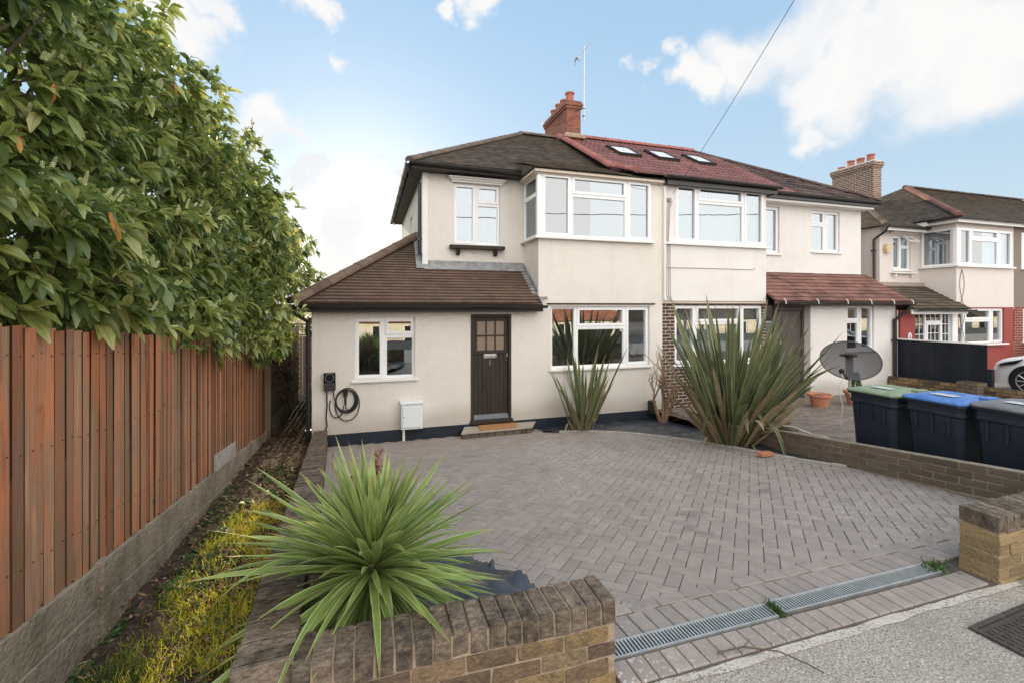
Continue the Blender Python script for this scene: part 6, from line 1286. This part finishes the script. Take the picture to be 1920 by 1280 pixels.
    for (x, y, z, lab) in ((3.73, 2.12, -1.79, 'small green weed tuft at the right end of the drain'), (2.30, 2.11, -1.80, 'tiny moss tuft in the gap between the two drain grates'), (4.15, 1.80, -1.80, 'small weed growing at the foot of the yellow brick wall')):
        n = 160; P = np.array([x, y, z])+RNG.normal(size=(n, 3))*[.05 if x != 2.30 else .012, .03, .006]; V, F_, T, U = straps(P, nrm(RNG.normal(size=(n, 3))+[0, 0, 1.4]), RNG.normal(size=(n, 3)), .02+.03*RNG.random(n), np.full(n, .008), .2*RNG.random(n), 2, ell, .2); tag(np_mesh('weed_tuft', V, F_, T, U, WEED, origin=(x, y, z)), lab, 'weed')
    m = MB(); m.tube([(1.72, 1.93, -1.785), (1.86, 1.90, -1.765), (2.02, 1.83, -1.775), (2.10, 1.74, -1.79), (2.14, 1.68, -1.80)], .005, 5, .003); m.tube([(1.86, 1.90, -1.765), (1.93, 1.93, -1.76)], .003, 5, .002); tag(m.build('twig', M['bark'], origin=(1.9, 1.85, -1.8)), 'thin curved twig lying across the paving edge', 'twig')
grass()
def backdrop():
    # creeper on the lap fence, garden shrubs and trees behind the passage
    rr = random.Random(2)
    def bush(c, r, name, label, cat, dens=60, L=.09, m=LAUREL, trunk=None):
        c = np.array(c); r = np.array(r); n = int(dens*4*np.pi*(r[0]*r[1]*r[2])**(2/3)); d = nrm(RNG.normal(size=(n, 3))); p = c+d*r*(.65+.4*RNG.random(n))[:, None]
        o = root(name, (c[0], c[1], -2.5), label, cat); V, F_, T, U = rosettes(p, nrm(d+[0, 0, .4]), 7, L, 1, .2, seg=2); np_mesh('crown' if trunk else 'foliage', V, F_, T, U, m, o)
        k = MB(); k.tube([(c[0], c[1], -2.6), (c[0]+.05, c[1], c[2]-r[2]*.3)], trunk or .03, 7, .02)
        for i in range(8): a = rr.uniform(0, 6.28); k.tube([(c[0]+.05, c[1], c[2]-r[2]*.5), (c[0]+.7*r[0]*math.cos(a), c[1]+.7*r[1]*math.sin(a), c[2]+rr.uniform(-.3, .5)*r[2])], .02, 5, .005)
        k.build('trunk' if trunk else 'stems', M['bark'], o)
    bush((-1.68, 10.8, -1.3), (.16, 1.2, .7), 'creeper', 'dry tangled creeper hanging over the weathered lap fence', 'creeper', 70, .05, LITTER)
    bush((-1.1, 12.6, -2.15), (.45, .6, .35), 'garden_shrub', 'low green shrub at the far end of the side passage', 'shrub', 70, .07)
    bush((-3.0, 16.2, -.1), (1.3, 1.0, 1.2), 'garden_tree', 'sunlit small tree showing above the trellis panel', 'tree', 40, .09, LAUREL, .06)
    bush((-4.2, 15.5, .2), (1.8, 1.2, 1.6), 'garden_tree', 'leafy tree behind the laurel at the back garden', 'tree', 30, .1, LAUREL, .08)
backdrop()

# ------------------------------------------------------------------ white car nosed in beside the black fence
def car():
    o = root('car', (15.1, 5.2, -2.02), 'white hatchback parked nose towards the houses at the right edge', 'car')
    # body as cross sections along Y (nose at +Y); x0 = side facing us
    cx, hw, zg_ = 15.10, .89, -2.02
    secs = [(7.10, .52, .30, .52, .56), (7.06, .66, .20, .62, .68), (6.90, .80, .18, .74, .80), (6.55, .87, .18, .80, .90), (6.1, .89, .18, .84, .98), (5.75, .89, .18, .86, 1.02), (5.0, .89, .18, .88, 1.0), (4.2, .89, .18, .89, 1.0), (3.4, .88, .20, .90, 1.0), (2.95, .80, .30, .85, .95)]
    prof = []
    for (y, w, zl, zs, zt) in secs:
        prof.append([(cx-w*.97, y, zg_+zl), (cx-w, y, zg_+zl+(zs-zl)*.45), (cx-w*.99, y, zg_+zs-.06), (cx-w*.93, y, zg_+zs+.02), (cx-w*.72, y, zg_+zt), (cx, y, zg_+zt+.03), (cx+w*.72, y, zg_+zt), (cx+w*.93, y, zg_+zs+.02), (cx+w*.99, y, zg_+zs-.06), (cx+w, y, zg_+zl+(zs-zl)*.45), (cx+w*.97, y, zg_+zl)])
    m = MB(); k = 11; v = [p for s in prof for p in s]; m.add(v, [(i*k+j, i*k+j+1, (i+1)*k+j+1, (i+1)*k+j) for i in range(len(secs)-1) for j in range(k-1)]+[tuple(range(k)), tuple((len(secs)-1)*k+j for j in range(k))])
    bo = m.build('body', M['carpaint'], o, smooth=True); s = bo.modifiers.new('sub', 'SUBSURF'); s.levels = s.render_levels = 2
    m = MB(); cab = [(5.85, .74, 1.0), (5.15, .66, 1.40), (4.2, .64, 1.46), (3.4, .64, 1.38), (3.0, .70, 1.0)]; v = []
    for (y, w, z) in cab: v += [(cx-w, y, zg_+z), (cx+w, y, zg_+z)]
    for (y, w, z) in cab: v += [(cx-.80, y, zg_+.98), (cx+.80, y, zg_+.98)]
    m.add(v, [(2*i, 2*i+1, 2*i+3, 2*i+2) for i in range(4)]+[(2*i, 2*i+2, 12+2*i, 10+2*i) for i in range(4)]+[(2*i+1, 2*i+3, 13+2*i, 11+2*i) for i in range(4)]); m.build('windows', M['headlight'], o)
    m = MB(); m.prism([(cx-.66, 5.15, zg_+1.42), (cx-.64, 3.4, zg_+1.40), (cx+.64, 3.4, zg_+1.40), (cx+.66, 5.15, zg_+1.42)], (0, 0, .05)); 
    for s_ in (-1, 1): m.tube([(cx+s_*.80, 5.95, zg_+1.0), (cx+s_*.67, 5.15, zg_+1.43)], .028, 6)
    m.build('roof', M['carpaint'], o, bevel=.02)
    for s_ in (-1, 1):
        m = MB(); x = cx+s_*.80; m.prism([(x, 6.86, zg_+.70), (x, 6.45, zg_+.84), (x, 6.60, zg_+.70), (x, 6.90, zg_+.62)], (s_*.085, -.06, 0)); m.build('headlight', M['headlight'], o, bevel=.01)
        for y in (6.30, 3.75):
            w = root('wheel_tmp', (0, 0, 0), '', '') if 0 else None
            m = MB(); x = cx+s_*.80; m.tube([(x-s_*.12, y, zg_+.34), (x+s_*.096, y, zg_+.34)], .365, 28); arch = m.build('wheel_arch', M['tyre'], o)
            m = MB(); n = 28; rings = []
            for (r, dx) in ((.22, .085), (.31, .105), (.325, .09), (.325, -.08)): rings += [(x+s_*dx, y+r*math.cos(2*math.pi*j/n), zg_+.33+r*math.sin(2*math.pi*j/n)) for j in range(n)]
            m.add(rings, [(i*n+j, i*n+(j+1) % n, (i+1)*n+(j+1) % n, (i+1)*n+j) for i in range(3) for j in range(n)]); ty = m.build('tyre', M['tyre'], o)
            m = MB(); 
            for q in range(10): a = q*math.pi/5; m.tube([(x+s_*.107, y+.03*math.cos(a), zg_+.33+.03*math.sin(a)), (x+s_*.107, y+.225*math.cos(a), zg_+.33+.225*math.sin(a))], .016, 6, .012)
            m.tube([(x+s_*.09, y, zg_+.33), (x+s_*.112, y, zg_+.33)], .045, 14); m.tube([(x+s_*.10, y+.232*math.cos(2*math.pi*j/24), zg_+.33+.232*math.sin(2*math.pi*j/24)) for j in range(25)], .014, 6); m.build('rim', M['steel'], ty)
car()
def bench():
    o = root('bench', (19.2, 7.9, -2.02), 'slatted brown garden bench in front of the pebbledashed house', 'bench'); x0, x1, y = 18.5, 19.8, 7.9; z = -2.02
    m = MB()
    for i in range(6): m.box(x0, x1, y+.20, y+.225, z+.50+i*.085, z+.56+i*.085)
    m.box(x0-.04, x0, y+.19, y+.24, z, z+1.02); m.box(x1, x1+.04, y+.19, y+.24, z, z+1.02); m.build('backrest', M['benchwood'], o)
    m = MB()
    for i in range(4): m.box(x0, x1, y-.25+i*.11, y-.16+i*.11, z+.42, z+.445)
    m.build('seat', M['benchwood'], o)
    for (a, b) in ((x0, -.24), (x1-.05, -.24)): m = MB(); m.box(a, a+.05, y+b, y+b+.05, z, z+.42); m.build('leg', M['benchwood'], o)
bench()

# ------------------------------------------------------------------ houses over the road (seen in the window reflections)
def opposite():
    def bung(x, label):
        o = root('bungalow', (x, -16, -3.4), label, 'house', 'sunlit bungalows across the road'); w = MB(); Yf = -13.5
        ops = [(x-4.4, x-2.2, -2.4, -1.2), (x+.2, x+1.2, -3.4, -1.2), (x+2.2, x+4.4, -2.4, -1.2)]
        wall(w, lambda a, n, b: (a, Yf+n, b), x-5.5, x+5.5, -3.5, -.95, ops); w.box(x-5.5, x-5.4, -21, Yf-.01, -3.5, -.95); w.box(x+5.4, x+5.5, -21, Yf-.01, -3.5, -.95); w.build('wall', M['cream'], o)
        for (a0, a1, b0, b1) in ops:
            f = MB(); f.box(a0, a1, Yf-.10, Yf-.06, b0, b0+.07); f.box(a0, a1, Yf-.10, Yf-.06, b1-.07, b1); f.box(a0, a0+.07, Yf-.10, Yf-.06, b0+.07, b1-.07); f.box(a1-.07, a1, Yf-.10, Yf-.06, b0+.07, b1-.07); f.box((a0+a1)/2-.03, (a0+a1)/2+.03, Yf-.10, Yf-.06, b0+.07, b1-.07)
            fo = f.build('window', M['upvc'], o); g = MB(); g.box(a0, a1, Yf-.125, Yf-.11, b0, b1); g.build('pane', M['headlight'], fo)
        r = MB(); slope(r, (0, Yf+.35, -1.0), (-1, 0, 0), (0, -.82, .57), 3.6, lambda t: -x-5.8+t*.5, lambda t: -x+5.8-t*.5, .3, .3, .03)
        r.poly((x-5.8, Yf+.35, -1.01), (x+5.8, Yf+.35, -1.01), (x+4, Yf-2.6, 1.04), (x-4, Yf-2.6, 1.04)); r.poly((x-5.8, -19.5, -1.01), (x+5.8, -19.5, -1.01), (x+4, Yf-2.6, 1.04), (x-4, Yf-2.6, 1.04)); r.poly((x-5.8, -19.5, -1.01), (x-5.8, Yf+.35, -1.01), (x-4, Yf-2.6, 1.04)); r.poly((x+5.8, -19.5, -1.01), (x+5.8, Yf+.35, -1.01), (x+4, Yf-2.6, 1.04)); r.build('roof', M['orange'] if abs(x) < 14 else M['roof_brown'], o, fix=False)
    for x, l in ((39, 'sunlit bungalow opposite, third from the right end'), (52, 'sunlit bungalow opposite, second from the right end'), (65, 'sunlit bungalow opposite, rightmost of the row'), (-13, 'sunlit bungalow opposite, leftmost of the row'), (0, 'sunlit bungalow opposite the near house'), (13, 'sunlit bungalow opposite the attached neighbour'), (26, 'sunlit bungalow opposite the far houses')): bung(x, l)
opposite()
def bare_trees():
    rr = random.Random(12)
    for (x, y, lab) in ((9, -11.2, 'bare street tree across the road opposite the attached neighbour'), (24, -11.5, 'bare street tree across the road opposite the red porch'), (38, -11, 'bare street tree across the road farthest to the right')):
        o = root('bare_tree', (x, y, -3), lab, 'tree', 'bare street trees across the road'); m = MB(); t = MB(); t.tube([(x, y, -3), (x+.1, y, -1), (x, y, .2)], .16, 8, .11); t.build('trunk', M['bark'], o)
        def br(p, d, L, r, k):
            q = p+d*L; m.tube([p, q], r, 5, r*.6, caps=False)
            if k:
                for i in range(4): br(q, (d+Vector((rr.gauss(0, .5), rr.gauss(0, .5), rr.gauss(.1, .35)))).normalized(), L*.68, r*.5, k-1)
        for i in range(5): br(Vector((x, y, .1)), Vector((rr.gauss(0, .6), rr.gauss(0, .6), 1)).normalized(), 1.5, .07, 4)
        m.build('crown', M['bark'], o, fix=False)
bare_trees()
